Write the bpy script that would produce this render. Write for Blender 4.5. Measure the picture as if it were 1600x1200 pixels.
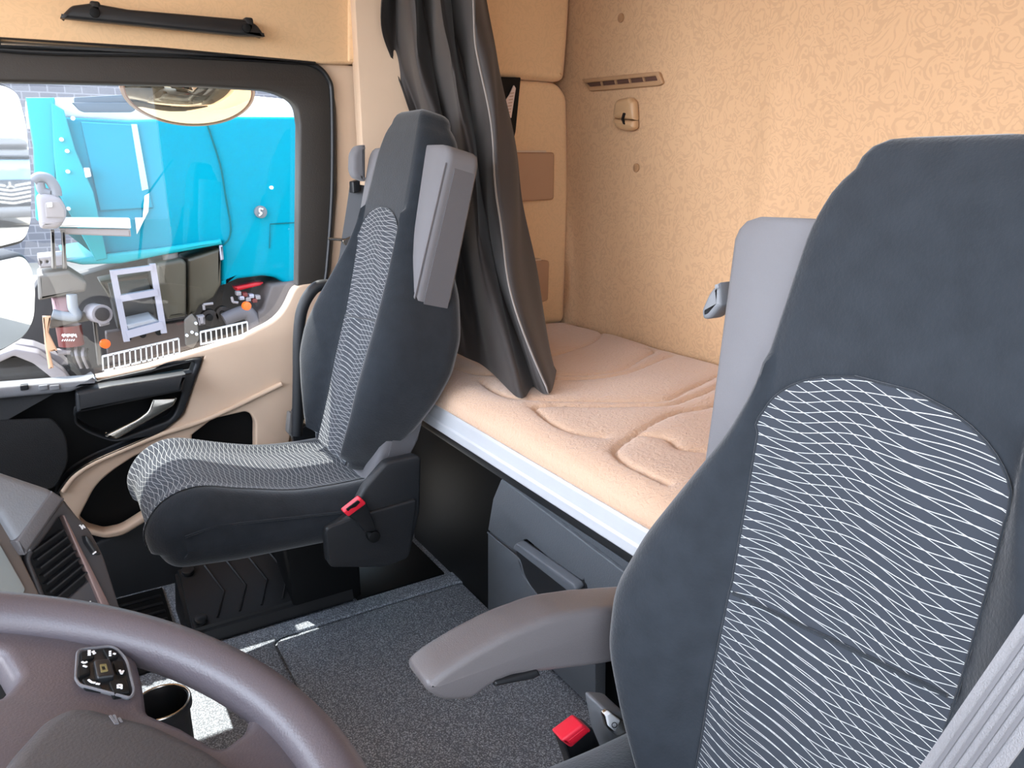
import bpy, bmesh, math, random
import numpy as np
from mathutils import Vector, Matrix
random.seed(7); np.random.seed(7)
for o in list(bpy.data.objects): bpy.data.objects.remove(o)
S = bpy.context.scene
COL = S.collection

# ------------------------------------------------------------------ camera
F = 1180.0
pitch = math.atan(338/F)
_up = Vector((0, math.cos(pitch), math.sin(pitch)))
_vy = Vector((50-800, 338, -F)).normalized(); _vy = (_vy-_up*_vy.dot(_up)).normalized()
_vx = _vy.cross(_up)
R = Matrix((_vx, _vy, _up))
CAM = Vector((0, 0, 1.2))
cd = bpy.data.cameras.new('camera'); cam = bpy.data.objects.new('camera', cd); COL.objects.link(cam)
cd.sensor_width = 36; cd.lens = F/1600*36; cd.clip_start = .02; cd.clip_end = 300
cam.matrix_world = Matrix.Translation(CAM) @ R.to_4x4()
S.camera = cam
# ------------------------------------------------------------------ light
w = bpy.data.worlds.new('sky'); S.world = w; w.use_nodes = True
nt = w.node_tree; bg = nt.nodes['Background']
tc = nt.nodes.new('ShaderNodeTexCoord'); sp = nt.nodes.new('ShaderNodeSeparateXYZ'); cr = nt.nodes.new('ShaderNodeValToRGB')
nt.links.new(tc.outputs['Generated'], sp.inputs[0]); nt.links.new(sp.outputs['Z'], cr.inputs[0]); nt.links.new(cr.outputs[0], bg.inputs[0])
cr.color_ramp.elements[0].color = (.86, .91, 1, 1); cr.color_ramp.elements[1].color = (.6, .76, 1, 1)
# sky boosted towards -x, added to brighten the cab through the windscreen
_a = nt.nodes.new('ShaderNodeMath'); _a.operation = 'MULTIPLY'; _a.inputs[1].default_value = -1; nt.links.new(sp.outputs['X'], _a.inputs[0])
_b = nt.nodes.new('ShaderNodeMath'); _b.operation = 'MAXIMUM'; _b.inputs[1].default_value = 0; nt.links.new(_a.outputs[0], _b.inputs[0])
_c = nt.nodes.new('ShaderNodeMath'); _c.operation = 'POWER'; _c.inputs[1].default_value = 1.6; nt.links.new(_b.outputs[0], _c.inputs[0])
_d = nt.nodes.new('ShaderNodeMath'); _d.operation = 'MULTIPLY_ADD'; _d.inputs[1].default_value = 7.5; _d.inputs[2].default_value = 2.2; nt.links.new(_c.outputs[0], _d.inputs[0])
nt.links.new(_d.outputs[0], bg.inputs[1])
sd = bpy.data.lights.new('sun', 'SUN'); sd.energy = 8.5; sd.angle = .009; sd.color = (1, .95, .86)
sun = bpy.data.objects.new('sun', sd); COL.objects.link(sun)
SUN = Vector((-.4, 1, 1.72)).normalized()
sun.rotation_euler = SUN.to_track_quat('Z', 'Y').to_euler()
S.view_settings.view_transform = 'Standard'; S.view_settings.look = 'None'; S.view_settings.gamma = 1
S.view_settings.use_curve_mapping = False
S.view_settings.exposure = .65

# ------------------------------------------------------------------ materials
def lin(c):
    return tuple(((x/255)/12.92 if x/255 <= .04045 else ((x/255+.055)/1.055)**2.4) for x in c)+(1,)
MATS = {}
def mat(name, rgb, rough=.6, metal=0, bump=0, bscale=200, sheen=0, vary=0, vscale=20, spec=.5, coat=0, emit=0, bdist=.002):
    if name in MATS: return MATS[name]
    m = bpy.data.materials.new(name); m.use_nodes = True; t = m.node_tree; b = t.nodes['Principled BSDF']
    c = lin(rgb); b.inputs['Base Color'].default_value = c
    b.inputs['Roughness'].default_value = rough; b.inputs['Metallic'].default_value = metal
    b.inputs['Sheen Weight'].default_value = sheen; b.inputs['Sheen Roughness'].default_value = .45
    b.inputs['Specular IOR Level'].default_value = spec; b.inputs['Coat Weight'].default_value = coat
    co = t.nodes.new('ShaderNodeTexCoord')
    n = t.nodes.new('ShaderNodeTexNoise'); n.inputs['Scale'].default_value = vscale; n.inputs['Detail'].default_value = 4
    t.links.new(co.outputs['Object'], n.inputs['Vector'])
    mx = t.nodes.new('ShaderNodeMix'); mx.data_type = 'RGBA'
    v = max(vary, .03)
    mx.inputs['A'].default_value = tuple(x*(1-v) for x in c[:3])+(1,); mx.inputs['B'].default_value = tuple(min(1, x*(1+v)) for x in c[:3])+(1,)
    t.links.new(n.outputs[0], mx.inputs['Factor']); t.links.new(mx.outputs['Result'], b.inputs['Base Color'])
    if bump:
        n2 = t.nodes.new('ShaderNodeTexNoise'); n2.inputs['Scale'].default_value = bscale; n2.inputs['Detail'].default_value = 3
        t.links.new(co.outputs['Object'], n2.inputs['Vector'])
        bp = t.nodes.new('ShaderNodeBump'); bp.inputs['Strength'].default_value = bump; bp.inputs['Distance'].default_value = bdist
        t.links.new(n2.outputs[0], bp.inputs['Height']); t.links.new(bp.outputs[0], b.inputs['Normal'])
    MATS[name] = m; return m
VEL = mat('dark velour', (38, 42, 47), .95, sheen=.32, bump=.35, bscale=260, vary=.3, vscale=35, spec=.1)
GREYF = mat('grey seat fabric', (106, 105, 108), .9, sheen=.1, bump=.3, bscale=700, spec=.2, bdist=.001)
DGREYF = mat('dark grey seat fabric', (92, 91, 94), .9, sheen=.1, bump=.3, bscale=700, spec=.2, bdist=.001)
BLK = mat('black grained plastic', (33, 35, 38), .5, bump=.35, bscale=420, spec=.4, bdist=.0012)
BLK2 = mat('smooth black plastic', (30, 31, 33), .38, spec=.4)
DARK = mat('deep black plastic', (17, 18, 19), .6, spec=.2)
GREYP = mat('grey grained plastic', (112, 114, 118), .55, bump=.4, bscale=500, bdist=.001)
LOCK = mat('locker graphite plastic', (84, 88, 93), .5, bump=.6, bscale=330, bdist=.0015)
ARM = mat('armrest taupe plastic', (98, 94, 95), .36, bump=.35, bscale=600, spec=.4, bdist=.001)
WHEEL = mat('steering wheel leather', (84, 78, 83), .36, bump=.25, bscale=700, spec=.5, bdist=.0008)
BEIGE = mat('beige trim plastic', (206, 180, 154), .6, bump=.2, bscale=500, bdist=.0008)
BEIGED = mat('tan pocket plastic', (176, 138, 108), .6, bump=.2, bscale=500, bdist=.0008)
BEIGEP = mat('beige door plastic', (216, 190, 166), .55, bump=.2, bscale=500, bdist=.0008)
SEAL = mat('door frame dark rubber', (54, 50, 46), .5, bump=.2, bscale=300, spec=.4)
RAIL = mat('brushed aluminium', (214, 216, 220), .3, metal=.3)
CHROME = mat('satin chrome', (190, 186, 178), .25, metal=1)
RED = mat('red buckle plastic', (228, 40, 60), .35)
WEB = mat('belt webbing', (104, 103, 103), .6, bump=.5, bscale=900)
WEBD = mat('dark belt webbing', (62, 64, 68), .6, bump=.5, bscale=900)
CURT = mat('curtain fabric', (50, 45, 43), .65, sheen=.12, bump=.2, bscale=500, spec=.4)
CURTH = mat('curtain hem tape', (120, 112, 106), .6)
TEAL = mat('teal truck paint', (0, 124, 146), .5, spec=.02)
TEALG = mat('sea green truck paint', (20, 142, 152), .4, spec=.15)
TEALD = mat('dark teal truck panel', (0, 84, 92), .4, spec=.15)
WHITEP = mat('white paint', (235, 238, 240), .4)
ALU = mat('ladder aluminium', (150, 150, 164), .4, metal=.5)
TANK = mat('dark metal tank', (64, 60, 50), .35, metal=.4, vary=.3, vscale=3)
CHAS = mat('grey chassis metal', (94, 88, 82), .6, vary=.2, vscale=6)
CHASD = mat('dark chassis metal', (38, 32, 31), .6, vary=.4, vscale=9)
TYRE = mat('tyre rubber', (36, 34, 34), .8)
FGREY = mat('fender grey plastic', (124, 118, 120), .6)
ORANGE = mat('orange reflector', (255, 96, 20), .3)
REDP = mat('red chassis paint', (205, 20, 40), .4)
RUST = mat('maroon canister', (92, 28, 26), .4)
SLOT = mat('dark grille slot', (60, 78, 92), .5)
MIR = mat('mirror glass', (235, 238, 242), .02, metal=1)
WHT = mat('printed white marking', (232, 232, 232), .5)
STK = mat('sticker paper', (225, 205, 195), .6)
REDCAB = mat('red cab paint', (190, 30, 24), .35)

def node_mat(name): 
    m = bpy.data.materials.new(name); m.use_nodes = True; return m, m.node_tree, m.node_tree.nodes['Principled BSDF']
def floor_mat():
    m, t, b = node_mat('grained rubber floor')
    b.inputs['Roughness'].default_value = .55; b.inputs['Specular IOR Level'].default_value = .5
    co = t.nodes.new('ShaderNodeTexCoord'); v = t.nodes.new('ShaderNodeTexVoronoi'); v.feature = 'SMOOTH_F1'; v.inputs['Scale'].default_value = 330
    n = t.nodes.new('ShaderNodeTexNoise'); n.inputs['Scale'].default_value = 240
    t.links.new(co.outputs['Object'], v.inputs['Vector']); t.links.new(co.outputs['Object'], n.inputs['Vector'])
    ad = t.nodes.new('ShaderNodeMath'); ad.operation = 'ADD'; t.links.new(v.outputs[0], ad.inputs[0]); t.links.new(n.outputs[0], ad.inputs[1])
    cr = t.nodes.new('ShaderNodeValToRGB'); cr.color_ramp.elements[0].position = .55; cr.color_ramp.elements[1].position = 1.2
    cr.color_ramp.elements[0].color = lin((196, 204, 214)); cr.color_ramp.elements[1].color = lin((104, 110, 118))
    t.links.new(ad.outputs[0], cr.inputs[0]); t.links.new(cr.outputs[0], b.inputs['Base Color'])
    bp = t.nodes.new('ShaderNodeBump'); bp.inputs['Strength'].default_value = .7; bp.inputs['Distance'].default_value = .0015; bp.invert = True
    t.links.new(ad.outputs[0], bp.inputs['Height']); t.links.new(bp.outputs[0], b.inputs['Normal'])
    return m
FLOORM = floor_mat()
def scroll_mat(name, rgb, amt):
    # woven beige lining with a small swirling leaf pattern
    m, t, b = node_mat(name)
    b.inputs['Roughness'].default_value = .75; b.inputs['Sheen Weight'].default_value = .2
    co = t.nodes.new('ShaderNodeTexCoord')
    n = t.nodes.new('ShaderNodeTexNoise'); n.inputs['Scale'].default_value = 24; n.inputs['Detail'].default_value = 1; n.inputs['Distortion'].default_value = 2.2
    t.links.new(co.outputs['Object'], n.inputs['Vector'])
    mm = t.nodes.new('ShaderNodeMath'); mm.operation = 'MULTIPLY'; mm.inputs[1].default_value = 26; t.links.new(n.outputs[0], mm.inputs[0])
    sn = t.nodes.new('ShaderNodeMath'); sn.operation = 'SINE'; t.links.new(mm.outputs[0], sn.inputs[0])
    cr = t.nodes.new('ShaderNodeValToRGB'); cr.color_ramp.elements[0].position = .1; cr.color_ramp.elements[1].position = .7
    c = lin(rgb); cr.color_ramp.elements[0].color = c; cr.color_ramp.elements[1].color = tuple(x*(1-amt) for x in c[:3])+(1,)
    t.links.new(sn.outputs[0], cr.inputs[0]); t.links.new(cr.outputs[0], b.inputs['Base Color'])
    n2 = t.nodes.new('ShaderNodeTexNoise'); n2.inputs['Scale'].default_value = 300; t.links.new(co.outputs['Object'], n2.inputs['Vector'])
    bp = t.nodes.new('ShaderNodeBump'); bp.inputs['Strength'].default_value = .15; bp.inputs['Distance'].default_value = .001
    t.links.new(n2.outputs[0], bp.inputs['Height']); t.links.new(bp.outputs[0], b.inputs['Normal'])
    return m
WALLM = scroll_mat('rear wall lining', (200, 161, 122), .12)
PADM = scroll_mat('padded side lining', (226, 188, 144), .05)
def mattress_mat():
    m, t, b = node_mat('mattress plush')
    b.inputs['Roughness'].default_value = .9; b.inputs['Sheen Weight'].default_value = .3; b.inputs['Base Color'].default_value = lin((198, 166, 140))
    co = t.nodes.new('ShaderNodeTexCoord'); n = t.nodes.new('ShaderNodeTexNoise'); n.inputs['Scale'].default_value = 110; n.inputs['Detail'].default_value = 5; n.inputs['Distortion'].default_value = .8
    t.links.new(co.outputs['Object'], n.inputs['Vector'])
    bp = t.nodes.new('ShaderNodeBump'); bp.inputs['Strength'].default_value = .8; bp.inputs['Distance'].default_value = .004
    t.links.new(n.outputs[0], bp.inputs['Height']); t.links.new(bp.outputs[0], b.inputs['Normal'])
    return m
MATTR = mattress_mat()
def weave_mat():
    # white contour threads crossing on dark velour, drawn in panel UV space (metres)
    m, t, b = node_mat('line patterned velour')
    b.inputs['Roughness'].default_value = .9; b.inputs['Sheen Weight'].default_value = .12; b.inputs['Specular IOR Level'].default_value = .15
    uv = t.nodes.new('ShaderNodeUVMap'); sp = t.nodes.new('ShaderNodeSeparateXYZ'); t.links.new(uv.outputs[0], sp.inputs[0])
    def M(op, a, c=None, d=None):
        n = t.nodes.new('ShaderNodeMath'); n.operation = op
        for i, x in enumerate((a, c, d)):
            if x is None: continue
            if isinstance(x, (int, float)): n.inputs[i].default_value = x
            else: t.links.new(x, n.inputs[i])
        return n.outputs[0]
    U, V = sp.outputs[0], sp.outputs[1]
    masks = []
    for sgn, k, ph in ((1, 9, 0), (-1, 20, 1.9)):
        wob = M('MULTIPLY', M('SINE', M('ADD', M('MULTIPLY', U, 24*sgn), M('ADD', M('MULTIPLY', V, 9), ph))), .55)
        wob2 = M('MULTIPLY', M('SINE', M('ADD', M('MULTIPLY', U, 55), M('MULTIPLY', V, -17*sgn))), .16)
        p = M('ADD', M('ADD', M('MULTIPLY', V, 88), M('MULTIPLY', U, k*sgn)), M('ADD', wob, wob2))
        d = M('ABSOLUTE', M('SUBTRACT', M('FRACT', p), .5))
        mk = M('LESS_THAN', d, .034); masks.append(mk)
    mk = M('MAXIMUM', masks[0], masks[1])
    n = t.nodes.new('ShaderNodeTexNoise'); n.inputs['Scale'].default_value = 350; co = t.nodes.new('ShaderNodeTexCoord'); t.links.new(co.outputs['Object'], n.inputs['Vector'])
    mk2 = M('MULTIPLY', mk, M('ADD', M('MULTIPLY', n.outputs[0], .7), .42))
    mx = t.nodes.new('ShaderNodeMix'); mx.data_type = 'RGBA'; mx.inputs['A'].default_value = lin((50, 54, 61)); mx.inputs['B'].default_value = lin((188, 190, 188))
    t.links.new(mk2, mx.inputs['Factor']); t.links.new(mx.outputs['Result'], b.inputs['Base Color'])
    bp = t.nodes.new('ShaderNodeBump'); bp.inputs['Strength'].default_value = .35; bp.inputs['Distance'].default_value = .001
    t.links.new(mk, bp.inputs['Height']); t.links.new(bp.outputs[0], b.inputs['Normal'])
    return m
WEAVE = weave_mat()
def glass_mat(name='window glass', tint=(.97, .99, 1)):
    m = bpy.data.materials.new(name); m.use_nodes = True; t = m.node_tree; t.nodes.clear()
    o = t.nodes.new('ShaderNodeOutputMaterial'); mx = t.nodes.new('ShaderNodeMixShader'); tr = t.nodes.new('ShaderNodeBsdfTransparent'); g = t.nodes.new('ShaderNodeBsdfGlossy'); lw = t.nodes.new('ShaderNodeLayerWeight'); lw.inputs[0].default_value = .5; pw = t.nodes.new('ShaderNodeMath'); pw.operation = 'POWER'; pw.inputs[1].default_value = 4; fr = t.nodes.new('ShaderNodeMath'); fr.operation = 'MULTIPLY_ADD'; fr.inputs[1].default_value = .9; fr.inputs[2].default_value = .035
    tr.inputs[0].default_value = tint+(1,); g.inputs['Roughness'].default_value = .0; t.links.new(lw.outputs['Facing'], pw.inputs[0]); t.links.new(pw.outputs[0], fr.inputs[0])
    t.links.new(fr.outputs[0], mx.inputs[0]); t.links.new(tr.outputs[0], mx.inputs[1]); t.links.new(g.outputs[0], mx.inputs[2]); t.links.new(mx.outputs[0], o.inputs[0])
    return m
GLASS = glass_mat()
def ground_mat():
    return mat('pale paving', (150, 142, 130), .8, vary=.12, vscale=1.2)
def brick_mat():
    m, t, b = node_mat('grey block wall')
    co = t.nodes.new('ShaderNodeTexCoord'); mp = t.nodes.new('ShaderNodeMapping'); mp.inputs['Rotation'].default_value = (math.pi/2, 0, 0)
    br = t.nodes.new('ShaderNodeTexBrick'); br.inputs['Scale'].default_value = 1.2; br.inputs['Color1'].default_value = lin((100, 100, 106)); br.inputs['Color2'].default_value = lin((90, 90, 98)); br.inputs['Mortar'].default_value = lin((122, 122, 128))
    t.links.new(co.outputs['Object'], mp.inputs[0]); t.links.new(mp.outputs[0], br.inputs[0]); t.links.new(br.outputs[0], b.inputs['Base Color']); b.inputs['Roughness'].default_value = .8
    return m

# ------------------------------------------------------------------ helpers
ORG = {}
def tag(o, label=None, cat=None, group=None, kind=None):
    if label: o['label'] = label
    if cat: o['category'] = cat
    if group: o['group'] = group
    if kind: o['kind'] = kind
    return o
def thing(name, label, cat, loc=(0, 0, 0), group=None):
    o = bpy.data.objects.new(name, None); o.empty_display_size = .05; COL.objects.link(o); o.location = loc
    ORG[o] = Vector(loc); return tag(o, label, cat, group)
def link(name, me, material, parent=None, smooth=True, origin=None, angle=.6):
    o = bpy.data.objects.new(name, me); COL.objects.link(o)
    if parent is not None:
        o.parent = parent; org = ORG[parent]; ORG[o] = org; me.transform(Matrix.Translation(-org))
    else:
        if origin is None:
            n = len(me.vertices); cs = [v.co for v in me.vertices]
            origin = Vector(((min(c.x for c in cs)+max(c.x for c in cs))/2, (min(c.y for c in cs)+max(c.y for c in cs))/2, min(c.z for c in cs)))
        origin = Vector(origin); me.transform(Matrix.Translation(-origin)); o.location = origin; ORG[o] = origin
    me.materials.clear(); me.materials.append(material)
    if smooth:
        for p in me.polygons: p.use_smooth = True
        bm = bmesh.new(); bm.from_mesh(me)
        for e in bm.edges:
            if len(e.link_faces) == 2 and e.calc_face_angle(0) > angle: e.smooth = False
        bm.to_mesh(me); bm.free()
    return o
def bm_obj(name, bm, material, parent=None, **k):
    bmesh.ops.recalc_face_normals(bm, faces=bm.faces)
    me = bpy.data.meshes.new(name); bm.to_mesh(me); bm.free(); return link(name, me, material, parent, **k)
def px(u, v, axis, val):
    d = R @ Vector((u-800, -(v-600), -F)); i = 'xyz'.index(axis); t = (val-CAM[i])/d[i]; return CAM+d*t
def pxp(u, v, o, n):
    d = R @ Vector((u-800, -(v-600), -F)); t = (Vector(o)-CAM).dot(n)/d.dot(n); return CAM+d*t
def rnd(pts, r=None, seg=6):
    """fillet the corners of a 2D polygon; each point may carry its own radius"""
    out = []; n = len(pts)
    for i in range(n):
        p = Vector(pts[i][:2]); rr = pts[i][2] if len(pts[i]) > 2 else (r or 0)
        a = Vector(pts[i-1][:2]); b = Vector(pts[(i+1) % n][:2])
        if rr <= 0: out.append((p.x, p.y)); continue
        da, db = a-p, b-p; l = min(rr, da.length*.48, db.length*.48); s = p+da.normalized()*l; e = p+db.normalized()*l
        for k in range(seg+1):
            t = k/seg; q = s*(1-t)**2+p*2*t*(1-t)+e*t*t; out.append((q.x, q.y))
    return out
def slab(name, loops, axis, val, depth, material, parent=None, bevel=0, world=False, origin=None, **k):
    """flat outline(s) on a plane (first loop outer, others holes), extruded by depth; axis may be (origin, normal)"""
    if isinstance(axis, tuple):
        o, n = Vector(axis[0]), Vector(axis[1]).normalized(); f = lambda u, v: pxp(u, v, o, n)
        if abs(n.z) > .9: ex = Vector((1, 0, 0))
        else: ex = Vector((0, 0, 1)).cross(n)
        ex = (ex-n*ex.dot(n)).normalized(); ey = n.cross(ex)
    else:
        n = Vector([1 if c == axis else 0 for c in 'xyz']); o = n*val; f = lambda u, v: px(u, v, axis, val)
        ex = {'x': Vector((0, 1, 0)), 'y': Vector((-1, 0, 0)), 'z': Vector((1, 0, 0))}[axis]; ey = n.cross(ex)
    M = Matrix((ex, ey, n)).transposed().to_4x4(); M.translation = o
    cu = bpy.data.curves.new(name, 'CURVE'); cu.dimensions = '2D'; cu.fill_mode = 'BOTH'
    bevel = min(bevel, abs(depth)*.45)
    for lp in loops:
        pts = [Vector(p) if world else f(*p) for p in lp]
        s = cu.splines.new('POLY'); s.points.add(len(pts)-1); s.use_cyclic_u = True
        for q, p in zip(s.points, pts):
            d = p-o; q.co = (d.dot(ex), d.dot(ey), 0, 1)
    cu.extrude = abs(depth)/2-bevel; cu.bevel_depth = bevel; cu.offset = -bevel; cu.bevel_resolution = 2
    ob = bpy.data.objects.new('tmp', cu); COL.objects.link(ob)
    dg = bpy.context.evaluated_depsgraph_get(); me = bpy.data.meshes.new_from_object(ob.evaluated_get(dg))
    bpy.data.objects.remove(ob); bpy.data.curves.remove(cu)
    me.transform(M @ Matrix.Translation((0, 0, depth/2)))
    bm = bmesh.new(); bm.from_mesh(me); bmesh.ops.remove_doubles(bm, verts=bm.verts, dist=1e-5); bmesh.ops.recalc_face_normals(bm, faces=bm.faces); bm.to_mesh(me); bm.free(); me.name = name
    return link(name, me, material, parent, origin=origin, **k)
def add_box(bm, c, s, rot=None, bevel=0, seg=2):
    M = Matrix.Translation(c) @ (rot.to_4x4() if rot else Matrix()) @ Matrix.Diagonal((s[0], s[1], s[2], 1))
    r = bmesh.ops.create_cube(bm, size=1, matrix=M)
    if bevel:
        es = list({e for v in r['verts'] for e in v.link_edges}); bmesh.ops.bevel(bm, geom=es, offset=bevel, segments=seg, affect='EDGES', profile=.5)
def box(name, c, s, material, parent=None, bevel=.004, rot=None, **k):
    bm = bmesh.new(); add_box(bm, Vector(c), s, rot, bevel); return bm_obj(name, bm, material, parent, **k)
def bar_into(bm, a, b, wx, wz, upv=(0, 0, 1), bevel=0):
    a, b = Vector(a), Vector(b); d = (b-a); L = d.length; y = d.normalized(); u = Vector(upv); x = y.cross(u).normalized(); z = x.cross(y)
    add_box(bm, (a+b)/2, (wx, L, wz), Matrix((x, y, z)).transposed(), bevel)
def tube_into(bm, pts, r, closed=False, n=12, cap=True, flat=1.0, up=None):
    pts = [Vector(p) for p in pts]; N = len(pts); rings = []
    rr = r if isinstance(r, (list, tuple)) else [r]*N; prev = None
    for i, p in enumerate(pts):
        a = pts[(i-1) % N] if (closed or i > 0) else p; b = pts[(i+1) % N] if (closed or i < N-1) else p
        t = (b-a).normalized(); u = Vector(up) if up else (prev if prev else (Vector((0, 0, 1)) if abs(t.z) < .9 else Vector((1, 0, 0))))
        x = (u-t*u.dot(t)).normalized(); y = t.cross(x); prev = x
        rings.append([bm.verts.new(p+(x*math.cos(2*math.pi*k/n)*flat+y*math.sin(2*math.pi*k/n))*rr[i]) for k in range(n)])
    for i in range(N if closed else N-1):
        A, B = rings[i], rings[(i+1) % N]
        for k in range(n): bm.faces.new((A[k], A[(k+1) % n], B[(k+1) % n], B[k]))
    if cap and not closed: bm.faces.new(rings[0][::-1]); bm.faces.new(rings[-1])
def tube(name, pts, r, material, parent=None, **k):
    kk = {a: k.pop(a) for a in ('closed', 'n', 'cap', 'flat', 'up') if a in k}
    bm = bmesh.new(); tube_into(bm, pts, r, **kk); return bm_obj(name, bm, material, parent, **k)
def smoothpath(pts, n=8):
    pts = [Vector(p) for p in pts]; out = []
    for i in range(len(pts)-1):
        p0, p1, p2, p3 = pts[max(i-1, 0)], pts[i], pts[i+1], pts[min(i+2, len(pts)-1)]
        for k in range(n):
            t = k/n; out.append(.5*((2*p1)+(p2-p0)*t+(2*p0-5*p1+4*p2-p3)*t*t+(3*p1-p0-3*p2+p3)*t**3))
    out.append(pts[-1]); return out
def grid_mesh(P, closed_u=False, closed_v=False, caps=False, uv=None):
    """P[i][j] -> quads; rows i, columns j"""
    bm = bmesh.new(); V = [[bm.verts.new(p) for p in row] for row in P]; n, m = len(P), len(P[0])
    L = bm.loops.layers.uv.new('UVMap') if uv else None
    for i in range(n if closed_u else n-1):
        for j in range(m if closed_v else m-1):
            idx = ((i, j), (i, (j+1) % m), ((i+1) % n, (j+1) % m), ((i+1) % n, j))
            try: f = bm.faces.new([V[a][b] for a, b in idx])
            except ValueError: continue
            if uv:
                for lo, (a, b) in zip(f.loops, idx): lo[L].uv = uv[a][b]
    if caps:
        for row in (V[0], V[-1]):
            try: bm.faces.new(row)
            except ValueError: pass
    return bm
def disc(name, c, axis_n, r, h, material, parent=None, n=28, bevel=.002, **k):
    bm = bmesh.new(); q = Vector(axis_n).normalized().to_track_quat('Z', 'Y').to_matrix().to_4x4()
    rr = bmesh.ops.create_cone(bm, cap_ends=True, segments=n, radius1=r, radius2=r, depth=h, matrix=Matrix.Translation(c) @ q)
    if bevel:
        es = [e for e in bm.edges if len(e.link_faces) == 2 and e.calc_face_angle(0) > 1]; bmesh.ops.bevel(bm, geom=es, offset=bevel, segments=2, affect='EDGES', profile=.5)
    return bm_obj(name, bm, material, parent, **k)
def struct(o): o['kind'] = 'structure'; return o

# ================================================================== SETTING
YD = 2.25      # plane of the passenger door lining
YS = 2.10      # side wall beside the bunk
XR = 1.49      # rear wall
ZC = 2.0
# floor
struct(box('floor', (.2, 1.12, -.03), (2.8, 2.4, .06), FLOORM, bevel=.002))
# rear wall with a soft vertical swell
def rear_wall():
    ys = np.linspace(-.12, 2.2, 90); zs = np.linspace(0, ZC, 40); P = []
    for z in zs:
        row = []
        for y in ys:
            y0 = 1.27
            swell = .012*math.exp(-((y-y0)/.035)**2)*(1/(1+math.exp(-(z-.9)/.05)))*(1/(1+math.exp((z-1.42)/.05)))
            bow = .02*math.exp(-((y-1.97)/.1)**2)
            row.append((XR-swell+bow*.0+.03*(1 if z < .05 else 0)*0, y, z))
        P.append(row)
    back = [[(XR+.05, y, z) for y in ys] for z in zs]
    bm = grid_mesh(P); bm2 = grid_mesh(back)
    me2 = bpy.data.meshes.new('b'); bm2.to_mesh(me2); bm2.free(); bm.from_mesh(me2)
    return struct(bm_obj('wall_back', bm, WALLM))
rear_wall()
struct(box('ceiling', (.17, 1.0, ZC+.03), (2.76, 2.6, .06), PADM, bevel=.002))
# wall over the passenger door, pillar behind it, dark surround
def W(pts): return [px(u, v, 'y', YD) for u, v in pts]
zt = ZC
L0 = px(-900, 0, 'y', YD)
head_pts = rnd([(-1400, -110, 0), (-700, 0, 0), (0, 54, 0), (497, 91, 3), (497, -420, 0), (-1400, -420, 0)])
struct(slab('wall_side', [[(p.x, YD, min(p.z, ZC)) for p in W(rnd([(-1500, -40), (0, 66), (250, 80), (498, 101), (546, 101), (546, -330), (-1500, -330)]))]], 'y', YD-.03, .08, PADM, bevel=.008, world=True))
struct(slab('trim_1', [W([])+[px(u, v, 'y', YD-.03) for u, v in rnd([(543, -330), (543, 97), (640, 108), (700, 112), (700, -330)], 4)]], 'y', YD-.035, .08, PADM, bevel=.008, world=True))
# beige pillar behind the door opening
struct(slab('trim_2', [rnd([(494, 97, 0), (760, 118, 0), (760, 720, 0), (440, 760, 0), (470, 600, 0), (512, 450, 10), (527, 300, 0), (527, 170, 40), (500, 110, 10)])], 'y', YD, .08, BEIGE, bevel=.01))
# beige lining of the cab side between the door pillar and bunk corner
struct(box('wall_side_panel', (1.2, YS+.105, 1.0), (.75, .05, 2.0), BEIGE, bevel=.004))
# padded upper and lower side panels
def pad(name, pts, y, d, m, bev): return struct(slab(name, [rnd(pts)], 'y', y, d, m, bevel=bev))
pad('trim_3', [(700, -330, 0), (905, -330, 0), (893, 0, 0), (887, 90, 22), (883, 127, 10), (860, 126, 0), (780, 120, 0), (700, 114, 0)], YS-.03, .12, PADM, .022)
pad('trim_4', [(700, 116, 0), (780, 122, 0), (872, 128, 18), (888, 150, 18), (890, 300, 0), (883, 506, 14), (700, 520, 0)], YS-.01, .1, PADM, .02)

# front and driver side structure, mostly out of frame, with windscreen and open door letting daylight in
bmf = bmesh.new()
add_box(bmf, Vector((-1.12, 1.1, .38)), (.06, 2.4, .84)); add_box(bmf, Vector((-1.12, 1.1, 1.99)), (.06, 2.4, .06))
add_box(bmf, Vector((-1.12, -.06, 1.4)), (.06, .1, 1.0)); add_box(bmf, Vector((-1.12, 2.25, 1.4)), (.06, .1, 1.0))
struct(bm_obj('wall_front', bmf, BEIGE))
bmd = bmesh.new()
add_box(bmd, Vector((1.08, -.16, 1.0)), (.92, .06, 2.0)); add_box(bmd, Vector((-.1, -.16, 1.93)), (2.0, .06, .14)); add_box(bmd, Vector((-1.0, -.16, .5)), (.2, .06, 1.0))
struct(bm_obj('wall_driver_side', bmd, BEIGE))
bms = bmesh.new()
add_box(bms, Vector((-.75, YD+.05, 1.0)), (.8, .06, 2.0))
struct(bm_obj('trim_5', bms, BEIGE))

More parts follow.
